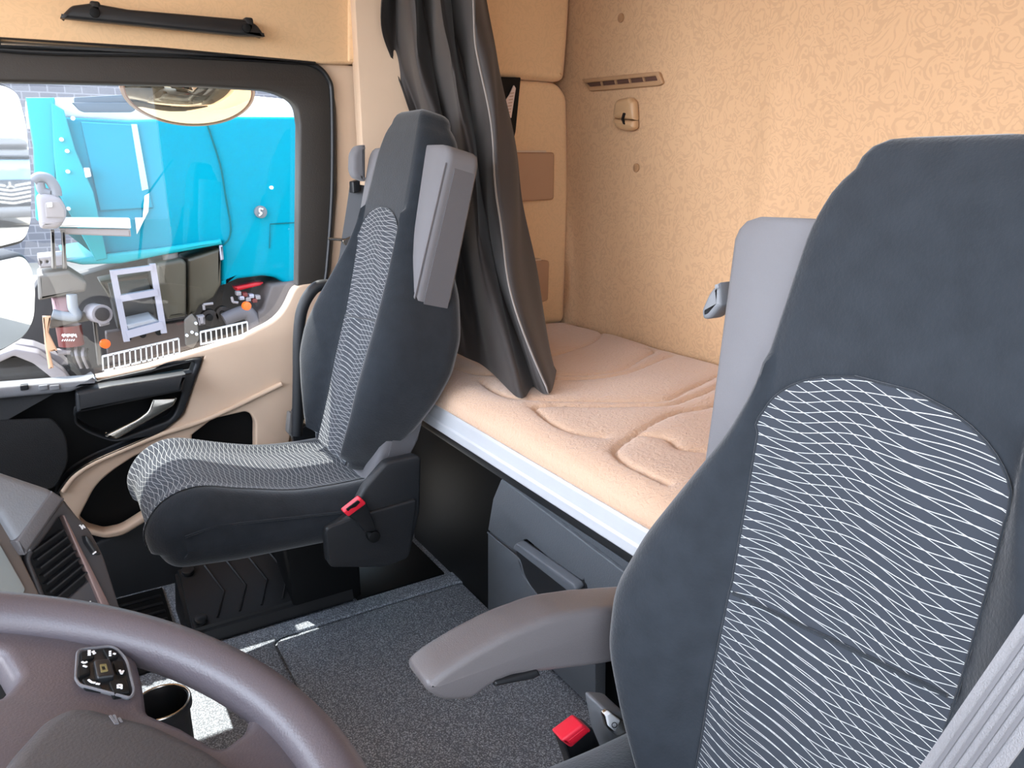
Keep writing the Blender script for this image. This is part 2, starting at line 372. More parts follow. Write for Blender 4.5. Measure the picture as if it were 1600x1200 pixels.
# ------------------------------------------------------------------ passenger door
DO = thing('door_1', None, None, loc=tuple(px(300, 700, 'y', YD))); DO['kind'] = 'structure'
ring_out = rnd([(-420, 20, 0), (0, 74, 0), (250, 82, 0), (440, 92, 0), (505, 98, 30), (526, 150, 50), (527, 300, 0), (518, 420, 0), (512, 450, 0), (465, 447, 0), (467, 300, 0), (468, 195, 0), (463, 160, 26), (425, 141, 22), (300, 134, 0), (0, 128, 0), (-420, 124, 0)])
slab('door_frame', [ring_out], 'y', YD-.012, .05, SEAL, DO, bevel=.008)
slab('door_seal', [rnd([(-420, 8, 0), (0, 57, 0), (250, 73, 0), (495, 96, 6), (494, 101, 0), (250, 82, 0), (0, 74, 0), (-420, 24, 0)])], 'y', YD-.035, .05, BLK2, DO, bevel=.006)
seal = [px(u, v, 'y', YD-.018) for u, v in [(-420, 26), (0, 77), (250, 85), (440, 95), (488, 101), (512, 122), (519, 160), (519, 300), (511, 420), (506, 446)]]
tube('frame_gasket', smoothpath(seal), .007, BLK2, DO)
pane = slab('window_pane', [rnd([(-420, 118, 0), (0, 124, 0), (300, 130, 0), (428, 137, 24), (468, 158, 24), (472, 200, 0), (472, 450, 0), (450, 500, 40), (380, 540, 0), (310, 562, 0), (150, 596, 0), (0, 612, 0), (-420, 640, 0)])], 'y', YD+.035, .004, GLASS, DO)
# black base of the door lining
slab('door_core', [rnd([(-420, 640, 0), (0, 606, 0), (150, 592, 0), (310, 556, 0), (390, 535, 0), (470, 490, 0), (505, 470, 0), (470, 640, 0), (440, 800, 0), (330, 1050, 0), (-420, 1130, 0)])], 'y', YD+.045, .03, DARK, DO)
slab('lower_panel', [rnd([(60, 890, 0), (120, 860, 20), (175, 838, 20), (238, 800, 0), (330, 780, 0), (330, 1040, 0), (-200, 1120, 0), (-100, 960, 0)])], 'y', YD-.0, .05, BLK, DO, bevel=.01)
# beige lining: sill strip under the glass, wide rear field, sweeping band, pocket opening
outer = [(150, 590, 0), (230, 573, 0), (310, 549, 0), (378, 529, 0), (440, 497, 34), (463, 447, 12), (512, 440, 0), (497, 520, 0), (470, 600, 0), (450, 700, 0), (440, 760, 0),
         (330, 800, 0), (240, 808, 0), (192, 838, 12), (165, 842, 8), (124, 832, 8), (108, 806, 12), (92, 770, 0), (112, 745, 20), (144, 724, 30), (200, 700, 20), (252, 678, 20), (288, 650, 8), (320, 557, 0), (302, 560, 0), (236, 577, 0), (152, 597, 0)]
slab('beige_panel', [rnd(outer), rnd([(300, 680, 0), (332, 655, 8), (388, 642, 14), (400, 658, 8), (400, 710, 0), (300, 710, 0)]),
                     rnd([(122, 812, 12), (150, 757, 34), (182, 731, 20), (214, 711, 10), (262, 694, 4), (268, 780, 4), (238, 798, 0), (190, 828, 10), (164, 833, 6), (138, 826, 6)])], 'y', YD-.02, .05, BEIGEP, DO, bevel=.006)
# raised light rim above the band
bmr = bmesh.new()
tube_into(bmr, smoothpath([px(u, v, 'y', YD-.024) for u, v in [(98, 768), (116, 745), (146, 724), (200, 700), (254, 678), (330, 652), (440, 600)]]), .0075)
bm_obj('panel_rim', bmr, BEIGEP, DO)
# black upper section
slab('black_panel', [rnd([(-420, 640, 0), (0, 608, 0), (110, 597, 0), (150, 596, 0), (236, 577, 0), (305, 560, 6), (318, 559, 6), (286, 650, 14), (250, 678, 14), (200, 700, 16), (144, 724, 20), (110, 745, 16), (92, 772, 0), (60, 900, 0), (-420, 900, 0)]),
                     rnd([(120, 646, 4), (235, 622, 0), (285, 612, 6), (270, 655, 14), (180, 688, 12), (140, 674, 16), (120, 660, 6)]), rnd([(156, 598, 6), (236, 583, 0), (262, 568, 20), (306, 566, 6), (300, 583, 2), (170, 603, 4)])], 'y', YD-.03, .06, BLK, DO, bevel=.006)
slab('armrest', [rnd([(118, 614, 4), (172, 603, 3), (240, 593, 0), (292, 584, 3), (284, 612, 4), (236, 622, 0), (120, 646, 4)])], 'y', YD-.085, .07, BLK, DO, bevel=.009)
sw = slab('switch_ledge', [rnd([(-420, 662, 0), (0, 624, 0), (112, 613, 8), (138, 600, 8), (150, 593, 2), (0, 605, 0), (-420, 637, 0)])], 'y', YD-.075, .07, GREYP, DO, bevel=.009)
spk = slab('speaker_grille', [rnd([(-120, 668, 0), (0, 657, 0), (82, 654, 10), (104, 680, 16), (108, 722, 16), (86, 764, 10), (-120, 770, 0)])], 'y', YD-.036, .012, mat('speaker mesh', (26, 27, 29), .8, bump=.9, bscale=420, bdist=.003), DO, bevel=.004)
# curved chrome door handle
hp = rnd([(163, 681, 2), (216, 654, 8), (232, 642, 6), (239, 623, 2), (278, 621, 2), (272, 634, 4), (246, 650, 10), (214, 668, 6), (182, 687, 4)])
slab('door_handle', [hp], 'y', YD-.045, .02, CHROME, DO, bevel=.006, smooth=True)
for (a, b, c) in ((31, 44, 'b'), (60, 75, 'g'), (77, 93, 'g')):
    s = slab('window_switch', [rnd([(a, 603, 2), (b, 601.5, 2), (b+1, 609, 2), (a+1, 611, 2)])], 'y', YD-.079, .02, BLK2 if c == 'b' else GREYP, DO, bevel=.002)
# ------------------------------------------------------------------ small things on the linings
gh = thing('grab_handle', 'long black grab handle on the beige panel over the door window', 'handle', tuple(px(260, 30, 'y', YD-.03)))
slab('grip', [rnd([(93, 27, 3), (112, 8, 6), (145, 4, 2), (200, 14, 0), (385, 30, 2), (402, 38, 6), (416, 57, 3), (372, 55, 6), (110, 29, 3)])], 'y', YD-.085, .032, BLK2, gh, bevel=.008)
for (u, v) in ((148, 20), (385, 44)):
    p = px(u, v, 'y', YD-.085); disc('pivot_cap', p+Vector((0, -.001, 0)), (0, 1, 0), .011, .012, DARK, gh)
    box('mounting_foot', px(u, v-4, 'y', YD-.05)+Vector((0, .0, .0)), (.022, .07, .03), BLK2, gh, bevel=.005)
hk = slab('coat_hook', [rnd([(570, 122, 4), (582, 120, 4), (588, 140, 3), (587, 156, 5), (572, 157, 5), (568, 145, 3)])], 'y', YD-.035, .036, BLK2, bevel=.006)
tag(hk, 'small black coat hook on the beige pillar between door and curtain', 'hook')
# pockets on side wall
for k, (pts, lab) in enumerate((([(800, 238), (867, 238), (866, 312), (800, 316)], 'upper tan storage pocket on the side panel beside the curtain'), ([(835, 408), (859, 407), (857, 470), (835, 476)], 'lower small tan pocket on the side panel, partly behind the curtain'))):
    t_ = thing('storage_pocket', lab, 'pocket', tuple(px(pts[3][0], pts[3][1], 'y', YS-.01)))
    slab('pocket_front', [rnd(pts, 5)], 'y', YS-.035, .03, BEIGED, t_, bevel=.006)
    a, b = pts[0], pts[1]
    slab('pocket_rim', [rnd([(a[0], a[1]-3), (b[0]-14, b[1]-3), (b[0]-13, b[1]), (a[0], a[1])], 0)], 'y', YS-.032, .02, BEIGE, t_)
nb = thing('document_holder', 'black document holder with a white notice behind the curtain edge', 'holder', tuple(px(800, 240, 'y', YS-.02)))
slab('holder_back', [rnd([(776, 120, 0), (814, 121, 2), (806, 205, 0), (798, 240, 4), (776, 240, 0)])], 'y', YS-.04, .028, DARK, nb, bevel=.002)
slab('notice', [rnd([(803, 133, 1), (806, 138, 0), (799, 184, 0), (792, 184, 0), (788, 160, 0), (796, 148, 0)])], 'y', YS-.046, .004, STK, nb)
bmn = bmesh.new()
for i in range(7):
    a = px(797-i*.9, 146+i*5, 'y', YS-.048); b = px(803-i*.9, 145+i*5, 'y', YS-.048); bar_into(bmn, a, b, .0015, .002)
bm_obj('notice_print', bmn, BEIGED, nb, smooth=False)
# vent on rear wall
vt = thing('air_vent', 'slim beige air vent high on the rear wall', 'vent', tuple(px(978, 140, 'x', XR)))
slab('bezel', [rnd([(913, 124, 2), (1033, 112, 3), (1040, 130, 4), (1034, 134, 3), (926, 143, 3)]), rnd([(919, 130), (1029, 119), (1032, 126), (925, 136)], 1)], 'x', XR, -.012, mat('vent tan plastic', (170, 134, 100), .5), vt, bevel=.003)
slab('duct', [rnd([(917, 128), (1031, 118), (1034, 128), (923, 137)], 0)], 'x', XR-.002, -.003, mat('vent brown recess', (84, 56, 44), .8), vt)
for i in range(1, 5):
    u = 919+i*22; v = 130-i*2.2; slab('slat', [[(u-.8, v-.5), (u+.8, v-.6), (u+2.6, v+6.2), (u+1, v+6.3)]], 'x', XR-.004, -.007, MATS['vent tan plastic'], vt)
# reading lamp
LAMPM = mat('lamp tan plastic', (186, 150, 112), .4)
rl = thing('reading_lamp', 'rounded beige reading lamp below the rear wall vent', 'lamp', tuple(px(985, 205, 'x', XR)))
slab('lamp_body', [rnd([(972, 156, 8), (994, 152, 3), (1000, 160, 3), (1001, 188, 0), (972, 186, 0), (968, 182, 4)])], 'x', XR, -.03, LAMPM, rl, bevel=.012)
slab('lamp_head', [rnd([(968, 185, 3), (1001, 189, 0), (1001, 200, 3), (995, 205, 4), (980, 204, 8), (970, 196, 6)])], 'x', XR, -.032, LAMPM, rl, bevel=.012)
slab('switch_slot', [rnd([(975, 176, 2), (978, 177, 2), (975, 186, 1), (978, 195, 2), (975, 194, 2), (972, 186, 1)])], 'x', XR-.03, -.004, DARK, rl)
for u, v, lab in ((971, 28, 'upper round beige screw cap on the rear wall, above the vent'), (995, 262, 'lower round beige screw cap on the rear wall, under the reading lamp')):
    d = disc('screw_cap', px(u, v, 'x', XR)-Vector((.002, 0, 0)), (1, 0, 0), .0125, .006, mat('cap tan plastic', (160, 122, 88), .5)); tag(d, lab, 'cap')

# ================================================================== BUNK
XB = .745; YB0 = .12; YB1 = 2.07
bed = thing('bunk_bed', 'lower sleeper bunk frame with an aluminium front rail', 'bed', (1.1, 1.1, .55))
bm = bmesh.new()
prof = [(0, .0), (0, .018), (.004, .022), (.004, .05), (.012, .058), (.03, .058), (.03, -.006), (.006, -.006)]
Pz = .592
rows = [[(XB+a, y, Pz+b) for a, b in prof] for y in (YB0, YB1)]
bm = grid_mesh(rows, closed_v=True, caps=True); bm_obj('front_rail', bm, RAIL, bed, smooth=False)
bm = bmesh.new(); add_box(bm, Vector(((XB+.03+XR)/2+.0, (YB0+YB1)/2, .625)), (XR-XB-.04, YB1-YB0, .05)); bm_obj('bed_base', bm, DARK, bed, smooth=False)
# mattress
crop6 = lambda L: [px(640+a/2.5, 480+b/2.5, 'z', .70) for a, b in L]
grooves = [[(545, 190), (620, 170), (700, 140), (750, 105), (720, 85), (620, 65)], [(570, 265), (700, 262), (820, 245), (900, 205), (955, 172), (930, 160)], [(560, 280), (700, 278), (830, 262), (930, 225), (1020, 190)],
           [(280, 285), (330, 325), (400, 355), (520, 365), (700, 362), (860, 365), (1000, 360), (1090, 320), (1180, 275), (1300, 210)], [(560, 385), (800, 385), (1000, 380), (1100, 350), (1180, 320), (1300, 250)],
           [(590, 385), (500, 392), (498, 405), (560, 450), (650, 485), (760, 500)], [(1300, 330), (1180, 380), (1050, 410), (960, 450), (880, 495), (810, 545), (815, 580), (880, 625), (1010, 690)], [(165, 235), (250, 255), (340, 262), (480, 262)], [(880, 495), (940, 500), (1010, 515), (1060, 550), (1150, 560)]]
G = np.array([list(q)[:2] for g in grooves for q in smoothpath(crop6(g), 14)])
mx0, mx1 = XB+.006, XR-.012
nx, ny = 150, 330
xs = np.linspace(mx0, mx1, nx); ys = np.linspace(YB0, YB1-.01, ny)
X, Y = np.meshgrid(xs, ys, indexing='ij')
D = np.full(X.shape, 9.0)
for gx, gy in G: D = np.minimum(D, np.hypot(X-gx, Y-gy))
Z = .703-.0075*np.exp(-(D/.005)**2)-.004*np.exp(-(D/.022)**2)+.003*np.sin(X*19+1)*np.sin(Y*13)
e = np.clip((X-mx0)/.085, 0, 1); Z -= .047*(1-np.sqrt(np.clip(1-(1-e)**2.2, 0, 1)))
e2 = np.clip((mx1-X)/.03, 0, 1); Z -= .02*(1-np.sqrt(np.clip(1-(1-e2)**2, 0, 1)))
e3 = np.clip((YB1-Y)/.05, 0, 1); Z -= .025*(1-np.sqrt(np.clip(1-(1-e3)**2, 0, 1)))
rows = [[(xs[i], ys[j], Z[i, j]) for j in range(ny)] for i in range(nx)]
Xf = mx0-.004
rows = [[(mx0+.02, y, .6515) for y in ys], [(Xf, y, .6515) for y in ys], [(Xf-.002, y, .655) for y in ys]]+[[(a, b, max(c, .656)) for a, b, c in q] for q in rows]+[[(mx1, y, .6515) for y in ys]]
mt = bm_obj('mattress', grid_mesh(rows, closed_u=True), MATTR, angle=1.2); tag(mt, 'beige quilted plush mattress lying on the lower bunk', 'mattress')
# locker below the bunk
lk = thing('storage_locker', 'black storage locker with a pull-out drawer under the bunk', 'locker', (1.1, 1.0, 0))
XL = .90
box('locker_body', ((XL+.06+XR)/2, .80, .29), (XR-XL-.08, 1.3, .578), DARK, lk)
A = ((.90, 1.5, 0), (-1, 0, .28))     # drawer front leans forward towards its top
def lean(z): return .905-.28*z*.55
AX = ((.90, 1.0, .03), Vector((-1, 0, -.22)).normalized())
slab('upper_front', [rnd([(783, 748, 4), (1060, 960, 0), (1100, 1120, 0), (925, 990, 0), (912, 905, 0), (905, 912, 4), (822, 842, 4), (814, 848, 4), (806, 862, 0), (762, 828, 2), (770, 780, 0)])], AX, 0, -.03, LOCK, lk, bevel=.003)
slab('fascia', [rnd([(783, 726, 0), (1100, 962, 0), (1100, 985, 0), (781, 741, 0)])], AX, 0, -.03, LOCK, bed, bevel=.003)
dr = slab('drawer', [rnd([(762, 832, 2), (809, 872, 6), (816, 900, 10), (850, 940, 10), (930, 1000, 0), (930, 1110, 0), (845, 1030, 0), (762, 952, 4)])], AX, 0, -.03, LOCK, lk, bevel=.003)
slab('drawer_recess', [rnd([(806, 862, 4), (818, 845, 6), (916, 912, 6), (925, 990, 0), (852, 942, 10), (818, 902, 12)])], (tuple(Vector(AX[0])+Vector((-.0015, 0, 0))), AX[1]), 0, -.005, BLK2, lk)
tube('drawer_lip', smoothpath([pxp(u, v, Vector(AX[0])+Vector((-.002, 0, 0)), AX[1]) for u, v in [(762, 832), (786, 852), (808, 870), (814, 880), (820, 900), (832, 920), (852, 942), (900, 980), (930, 1004)]], 4), .0022, LOCK, lk, n=8)
ha, hb = px(819, 846, 'x', .80), px(912, 915, 'x', .80)
slab('drawer_handle', [rnd([(813, 850, 4), (818, 842, 4), (910, 906, 5), (915, 916, 5), (905, 920, 2)])], AX, 0, .022, mat('handle grey plastic', (92, 96, 102), .4), lk, bevel=.004)
box('side_wall_panel', (XL+.04, 1.80, .28), (.04, .68, .56), DARK, lk)
box('under_rail_panel', (XB+.03, 1.0, .575), (.03, 1.9, .03), BLK2, bed)

# curtain
def curtain():
    rows_px = [([597, 618, 642, 662, 690, 705, 738, 757], [-2]*8, [.86, .93, .88, .96, .90, .99, .93, 1.0]),
               ([612, 634, 655, 678, 705, 722, 752, 778], [100]*8, [.93, .96, .90, .97, .91, .99, .94, 1.01]),
               ([655, 668, 688, 705, 730, 744, 770, 802], [220]*8, [.97, 1.0, .95, 1.0, .93, 1.0, .95, 1.02]),
               ([672, 684, 698, 716, 742, 758, 780, 820], [330]*8, [.97, 1.0, .95, 1.0, .92, 1.0, .94, 1.03]),
               ([690, 700, 712, 735, 764, 784, 799, 840], [450]*8, [.96, .99, .95, .99, .91, .99, .92, 1.04])]
    fold = []
    for us, vs, xx in rows_px: fold.append([px(u, v, 'x', x) for u, v, x in zip(us, vs, xx)])
    top = [p+Vector((-.02*0, (p-q).y*1.6, (ZC-.03)-p.z)) for p, q in zip(fold[0], fold[1])]
    for i, p in enumerate(top): p.z = ZC-.03; p.y = min(p.y, 2.1)
    bot = [px(u, v, 'z', .707) for u, v in [(700, 540), (714, 552), (738, 562), (768, 580), (812, 622), (832, 604), (857, 615), (868, 580)]]
    fold = [top]+fold+[bot]
    P = []
    nv, nu = 60, 84
    cols = [smoothpath([f[j] for f in fold], 10) for j in range(8)]
    for i in range(len(cols[0])):
        pts = smoothpath([c[i] for c in cols], 10)
        zz = pts[0].z
        P.append([p+Vector((.004*math.sin(i*.35+j*.5), .003*math.sin(i*.22+j), 0)) if i < len(cols[0])-1 else p for j, p in enumerate(pts)])
    c = thing('sleeper_curtain', 'dark pleated curtain hanging behind the passenger seat onto the bunk', 'curtain', tuple(bot[4]))
    bm = grid_mesh(P); bmesh.ops.recalc_face_normals(bm, faces=bm.faces)
    bmesh.ops.solidify(bm, geom=bm.faces[:], thickness=.003)
    bm_obj('cloth', bm, CURT, c, angle=1.4)
    bm = bmesh.new(); edge = [r[60] for r in P]; tube_into(bm, [p+Vector((-.003, -.002, 0)) for p in edge], .0028, n=6); bm_obj('hem_piping', bm, CURTH, c)
curtain()
tag(box('curtain_rail', (.94, 1.2, ZC-.013), (.2, 1.9, .024), BLK2), 'dark ceiling rail the sleeper curtain hangs from', 'rail')

# ================================================================== SEATS
# local seat frame: pivot at the back-cushion joint; +x rearwards, y across, z up.
T_   = [0.00, .06, .13, .20, .27, .35, .44, .50, .56, .64, .74, .79, .82]
HW   = [.13, .185, .232, .266, .276, .252, .208, .176, .154, .143, .130, .110, .075]
BOL  = [.03, .045, .058, .066, .066, .055, .035, .022, .014, .010, .008, .006, .004]
DEP  = [.06, .075, .10, .12, .14, .155, .15, .13, .125, .12, .115, .10, .075]
OFF  = [-.012, -.008, -.004, -.004, 0, .004, .004, .002, 0, 0, .002, .006, .018]
_tt = np.linspace(-.05, .9, 951); _cache = {}
def itp(t, A):
    k = id(A)
    if k not in _cache:
        d = np.interp(_tt, T_, A); pad = np.pad(d, 20, mode='edge'); _cache[k] = np.convolve(pad, np.ones(41)/41, mode='valid')
    return float(np.interp(t, _tt, _cache[k]))
def seat(pivot, lean_, label, passenger, hs_):
    P0 = Vector(pivot); th = math.radians(lean_); cs, sn = math.cos(th), math.sin(th)
    def B(t, d, y): t = t*hs_; return P0+Vector((t*sn+d*cs, y, t*cs-d*sn))
    root = thing('passenger_seat' if passenger else 'driver_seat', label, 'seat', (P0.x-.15, P0.y, 0))
    def front(t, y):
        w = itp(t, HW); a = abs(y)/w; pn = min(.125/w, .85)
        b = 0 if a < pn else math.sin(min(1, (a-pn)/(.86-pn if pn < .84 else .2))*math.pi/2)
        c = 0 if a < .8 else (1-math.sqrt(max(0, 1-((a-.8)/.2)**2)))
        return itp(t, OFF)-itp(t, BOL)*b*(1 if a <= .86 else 1)+c*(.045+itp(t, BOL)*.6)
    def ring(t, k=1.0, dd=0):
        w = itp(t, HW); pts = []; D = itp(t, DEP)
        for i in range(61):
            a = -1+2*i/60; a = math.sin(a*math.pi/2)*.55+a*.45
            y = a*w*k; pts.append(B(t, front(t, a*w)*k+dd, y))
        f0 = front(t, w)
        for s in np.linspace(0, 1, 6)[1:]: pts.append(B(t, (f0+(D-f0-.02)*s)*k+dd, w*k))
        for a in np.linspace(.93, -.93, 13): pts.append(B(t, D*k+dd, w*k*a))
        for s in np.linspace(1, 0, 6)[:-1]: pts.append(B(t, (f0+(D-f0-.02)*s)*k+dd, -w*k))
        return pts
    rows = [ring(-.015, .75, .03)]
    for t in np.linspace(0, .80, 66): rows.append(ring(t))
    for t, k in ((.812, .96), (.822, .88), (.829, .74), (.832, .5), (.833, .15)): rows.append(ring(.80, k, .055*(1-k)) if False else [B(t, (0)*k, 0)*0+q for q in cap_ring(ring(.80), B, t, k, P0, cs, sn)])
    bm = grid_mesh(rows, closed_v=True, caps=True)
    bk = bm_obj('backrest', bm, VEL, root, angle=1.2)
    # patterned centre panel following the front surface
    rows, uvs = [], []
    for t in np.linspace(.0, .60, 70):
        wp = .108+.018*math.sin(min(1, max(0, t/.5))*math.pi*.5); wp = min(wp, itp(t, HW)*.9)
        if t > .52: wp = wp*math.sqrt(max(0, 1-((t-.52)/.082)**2))+.002
        gro = .004*math.exp(-((t-.335)/.004)**2)
        rows.append([B(t, front(t, y)-.0025+gro, y) for y in np.linspace(-wp, wp, 40)])
        uvs.append([(y, t) for y in np.linspace(-wp, wp, 40)])
    bm = grid_mesh(rows, uv=uvs); bm_obj('patterned_back_panel', bm, WEAVE, root, angle=1.5)
    # seam piping round the panel
    edge = [r[0] for r in rows]+[r[-1] for r in reversed(rows)]
    bm = bmesh.new(); tube_into(bm, edge, .0013, n=6); bm_obj('seam', bm, VEL, root)
    sl = [B(.335-.012*(y/.12), front(.335, y)-.0035, y) for y in np.linspace(-.118, .118, 24)]
    bm = bmesh.new(); tube_into(bm, sl, .0024, n=6); bm_obj('cross_seam', bm, VEL, root)
    # grey shell
    ts = np.linspace(-.02, .72, 26); rows = []
    def shell_ring(t, k=1.0, tt=None):
        w = float(np.interp(t, [0, .1, .3, .5, .74], [.19, .208, .215, .225, .240]))*k; f = .022; D = float(np.interp(t, [0, .1, .3, .5, .74], [.10, .12, .125, .12, .11])); pts = []
        c = (f+D)/2; tt = t if tt is None else tt
        for a in np.linspace(0, 2*math.pi, 48, endpoint=False):
            ca, sa = math.cos(a), math.sin(a); p = 14
            r = (abs(ca)**p+abs(sa)**p)**(-1/p); pts.append(B(tt, c+sa*r*(D-f)/2*(.6+.4*k), ca*r*w))
        return pts
    for t in ts: rows.append(shell_ring(t))
    for k, tt in ((.985, .732), (.95, .742), (.88, .748), (.6, .75)): rows.append(shell_ring(.72, k, tt))
    bm = grid_mesh(rows, closed_v=True, caps=True); bm_obj('back_shell', bm, GREYF, root, angle=1.0)
    # darker side gusset on the flank towards the driver door, with piping
    for s in (-1,):
        rr = []
        for t in np.linspace(.0, .735, 20):
            w = float(np.interp(t, [0, .1, .3, .5, .74], [.19, .208, .215, .225, .240]))+.0004
            w -= .012*max(0, (t-.70)/.035)
            rr.append([B(t, d, s*w*(1-.0*d)) for d in np.linspace(.048, float(np.interp(t, [0, .1, .3, .5, .74], [.088, .108, .113, .108, .098])), 6)])
        bm = grid_mesh(rr); bmesh.ops.recalc_face_normals(bm, faces=bm.faces); bmesh.ops.solidify(bm, geom=bm.faces[:], thickness=.002); bm_obj('side_gusset', bm, DGREYF, root, angle=1.2)
        bm = bmesh.new(); tube_into(bm, [B(t, .026, s*(float(np.interp(t, [0, .1, .3, .5, .74], [.19, .208, .215, .225, .240]))-.005)) for t in np.linspace(.3, .71, 14)], .0028, n=6); bm_obj('shell_piping', bm, GREYF, root)
    # cushion
    prof = smoothpath([Vector(p) for p in [(.03, 0, -.03), (-.06, 0, -.028), (-.16, 0, -.018), (-.27, 0, .012), (-.36, 0, .038), (-.42, 0, .022), (-.455, 0, -.025), (-.452, 0, -.075), (-.425, 0, -.115), (-.36, 0, -.125), (-.2, 0, -.135), (-.03, 0, -.145)]], 7)
    cN = len(prof)
    def nrm(i):
        a, b = prof[max(i-1, 0)], prof[min(i+1, cN-1)]; t = (b-a).normalized(); return Vector((-t.z, 0, t.x))
    ns = [nrm(i) for i in range(cN)]
    HWc = .24 if passenger else .264
    if not passenger: prof = [p+Vector((0, 0, .092)) for p in prof]
    def cpt(i, y, off=0):
        a = min(1, abs(y)/HWc); r = .055*(1-math.sqrt(max(0, 1-max(0, (a-.72)/.28)**2)))
        p, n = prof[i], ns[i]
        bol = .012*math.exp(-((abs(y)-.175)/.035)**2) if i < 50 else 0
        wf = 1-.07*max(0, min(1, (-.30-p.x)/.15))
        q = p+n*(r-bol-off) if n.dot(Vector((-.2, 0, -.05))-p) > 0 else p-n*(r-bol-off)
        return P0+Vector((q.x, y*wf, q.z))
    yy = np.sin(np.linspace(-1, 1, 49)*math.pi/2)*HWc
    rows = [[cpt(i, y) for i in range(cN)] for y in yy]
    bm = grid_mesh(rows, closed_v=True, caps=True); bm_obj('cushion', bm, VEL, root, angle=1.2)
    rows, uvs = [], []
    for i in range(0, 58):
        wp = .15+.03*min(1, i/30)-(.03*max(0, (i-42)/15))
        acc = sum((prof[k+1]-prof[k]).length for k in range(i))
        rows.append([cpt(i, y, .003) for y in np.linspace(-wp, wp, 34)]); uvs.append([(acc+.3*0, y*1.0+.4) if False else (y, acc+.7) for y in np.linspace(-wp, wp, 34)])
    bm = grid_mesh(rows, uv=uvs); bm_obj('patterned_cushion_panel', bm, WEAVE, root, angle=1.5)
    # seam line along the cushion flank
    for s in (-1, 1):
        bm = bmesh.new(); tube_into(bm, [P0+Vector((x, s*HWc*(1-.07*max(0, min(1, (-.30-x)/.15)))*1.0, z)) for x, z in [(-.40, -.03), (-.34, -.018), (-.2, -.035), (-.05, -.055), (0, -.05)]], .003, n=6); bm_obj('flank_seam', bm, VEL, root)
    # frame under the cushion and pedestal to the floor
    bm = bmesh.new(); add_box(bm, P0+Vector((-.12, .04, -.155)), (.34, .30, .04), None, .01); bm_obj('seat_pan', bm, DARK, root)
    h = P0.z-.18
    bm = bmesh.new(); add_box(bm, Vector((P0.x-(.02 if passenger else .12), P0.y+(.2 if passenger else 0), h/2)), (.20 if passenger else .30, .20 if passenger else .32, h), None, .012); bm_obj('pedestal', bm, DARK, root)
    return root, B, P0
def cap_ring(base, B, t, k, P0, cs, sn):
    c = sum(base, Vector())/len(base); c0 = B(.80, .05, 0); c1 = B(t, .05, 0)
    return [c1+(p-c0)*k for p in base]

ps, PB, PP = seat((.56, 1.78, .50), 14.8, 'dark passenger seat with white line pattern beside the door window', True, 1.045)
ds, DB, DP = seat((.555, .392, .43), 8.6, 'dark driver seat with white line pattern, large at the right, armrest down', False, .975)

# passenger seat extras
yn = 1.78-.25
slab('hinge_cover', [rnd([(570, 762, 6), (604, 722, 8), (650, 712, 6), (659, 716, 4), (657, 800, 0), (640, 872, 10), (600, 885, 8), (512, 884, 10), (508, 830, 8), (548, 806, 6)])], 'y', yn-.012, .03, BLK, ps, bevel=.008)
slab('hinge_cover_lower', [rnd([(508, 826, 8), (560, 806, 4), (652, 780, 6), (640, 872, 10), (600, 887, 8), (515, 887, 8)])], 'y', yn-.022, .014, BLK, ps, bevel=.005)
bc = slab('belt_buckle', [rnd([(536, 802, 3), (565, 778, 4), (573, 786, 2), (590, 830, 3), (570, 832, 3), (560, 818, 2)])], 'y', yn-.05, .022, BLK2, ps, bevel=.004)
slab('red_release', [rnd([(536, 800, 3), (564, 778, 3), (571, 785, 3), (572, 788, 2), (545, 808, 3)])], 'y', yn-.055, .02, RED, bc, bevel=.003)
slab('release_slot', [rnd([(541, 796, 1), (560, 782, 1), (563, 785, 1), (556, 792, 1), (548, 795, 1), (544, 799, 1)])], 'y', yn-.057, .004, DARK, bc)
disc('pivot_bolt', px(583, 837, 'y', yn-.035), (0, 1, 0), .014, .02, DARK, ps)
# low plinth with chevron ribs and bolts on the floor
pl = bmesh.new()
q = [px(296, 1003, 'z', 0), px(500, 948, 'z', 0), px(470, 865, 'z', .10), px(268, 886, 'z', .10)]
top = [px(322, 975, 'z', .035), px(500, 935, 'z', .035), px(480, 850, 'z', .11), px(275, 868, 'z', .12)]
x0, x1 = .165, .62
yA, yB = 1.87, 2.09
vs = [Vector(v) for v in [(x0, yA, 0), (x1, yA, 0), (x1, yB, 0), (x0, yB, 0), (x0+.012, yA+.012, .045), (x1, yA+.012, .045), (x1, yB, .13), (x0+.012, yB, .13)]]
V = [pl.verts.new(v) for v in vs]
for f in ((3, 2, 1, 0), (4, 5, 6, 7), (0, 1, 5, 4), (1, 2, 6, 5), (2, 3, 7, 6), (3, 0, 4, 7)): pl.faces.new([V[i] for i in f])
bmesh.ops.bevel(pl, geom=pl.edges[:], offset=.009, segments=2, affect='EDGES')
plo = bm_obj('floor_plinth', pl, BLK2, ps)
def PT(s, r): # point on the sloped plinth top
    return Vector((x0+.012+s*(x1-x0-.012), yA+.012+r*(yB-yA-.012), .046+r*.085))
for r0 in (.12, .32, .52, .72, .9):
    bm = bmesh.new()
    for s0 in (.12, .3, .48, .66):
        pass
    a = [PT(.10+.0*r0, r0), PT(.22, r0-.08 if r0 > .5 else r0+.08)]
for i in range(6):
    s = .16+i*.13
    bm = bmesh.new(); tube_into(bm, [PT(s, .1), PT(s+.08, .45), PT(s+.015, .92)], .0035, n=6); bm_obj('chevron_rib', bm, BLK2, ps)
for s, r in ((.07, .12), (.07, .88)): disc('floor_bolt', PT(s, r)+Vector((0, 0, .004)), (0, -.36, 1), .017, .016, BLK2, ps, bevel=.005)
box('underseat_plate', (.76, 2.0, .004), (.28, .26, .008), DARK, ps, bevel=.002)
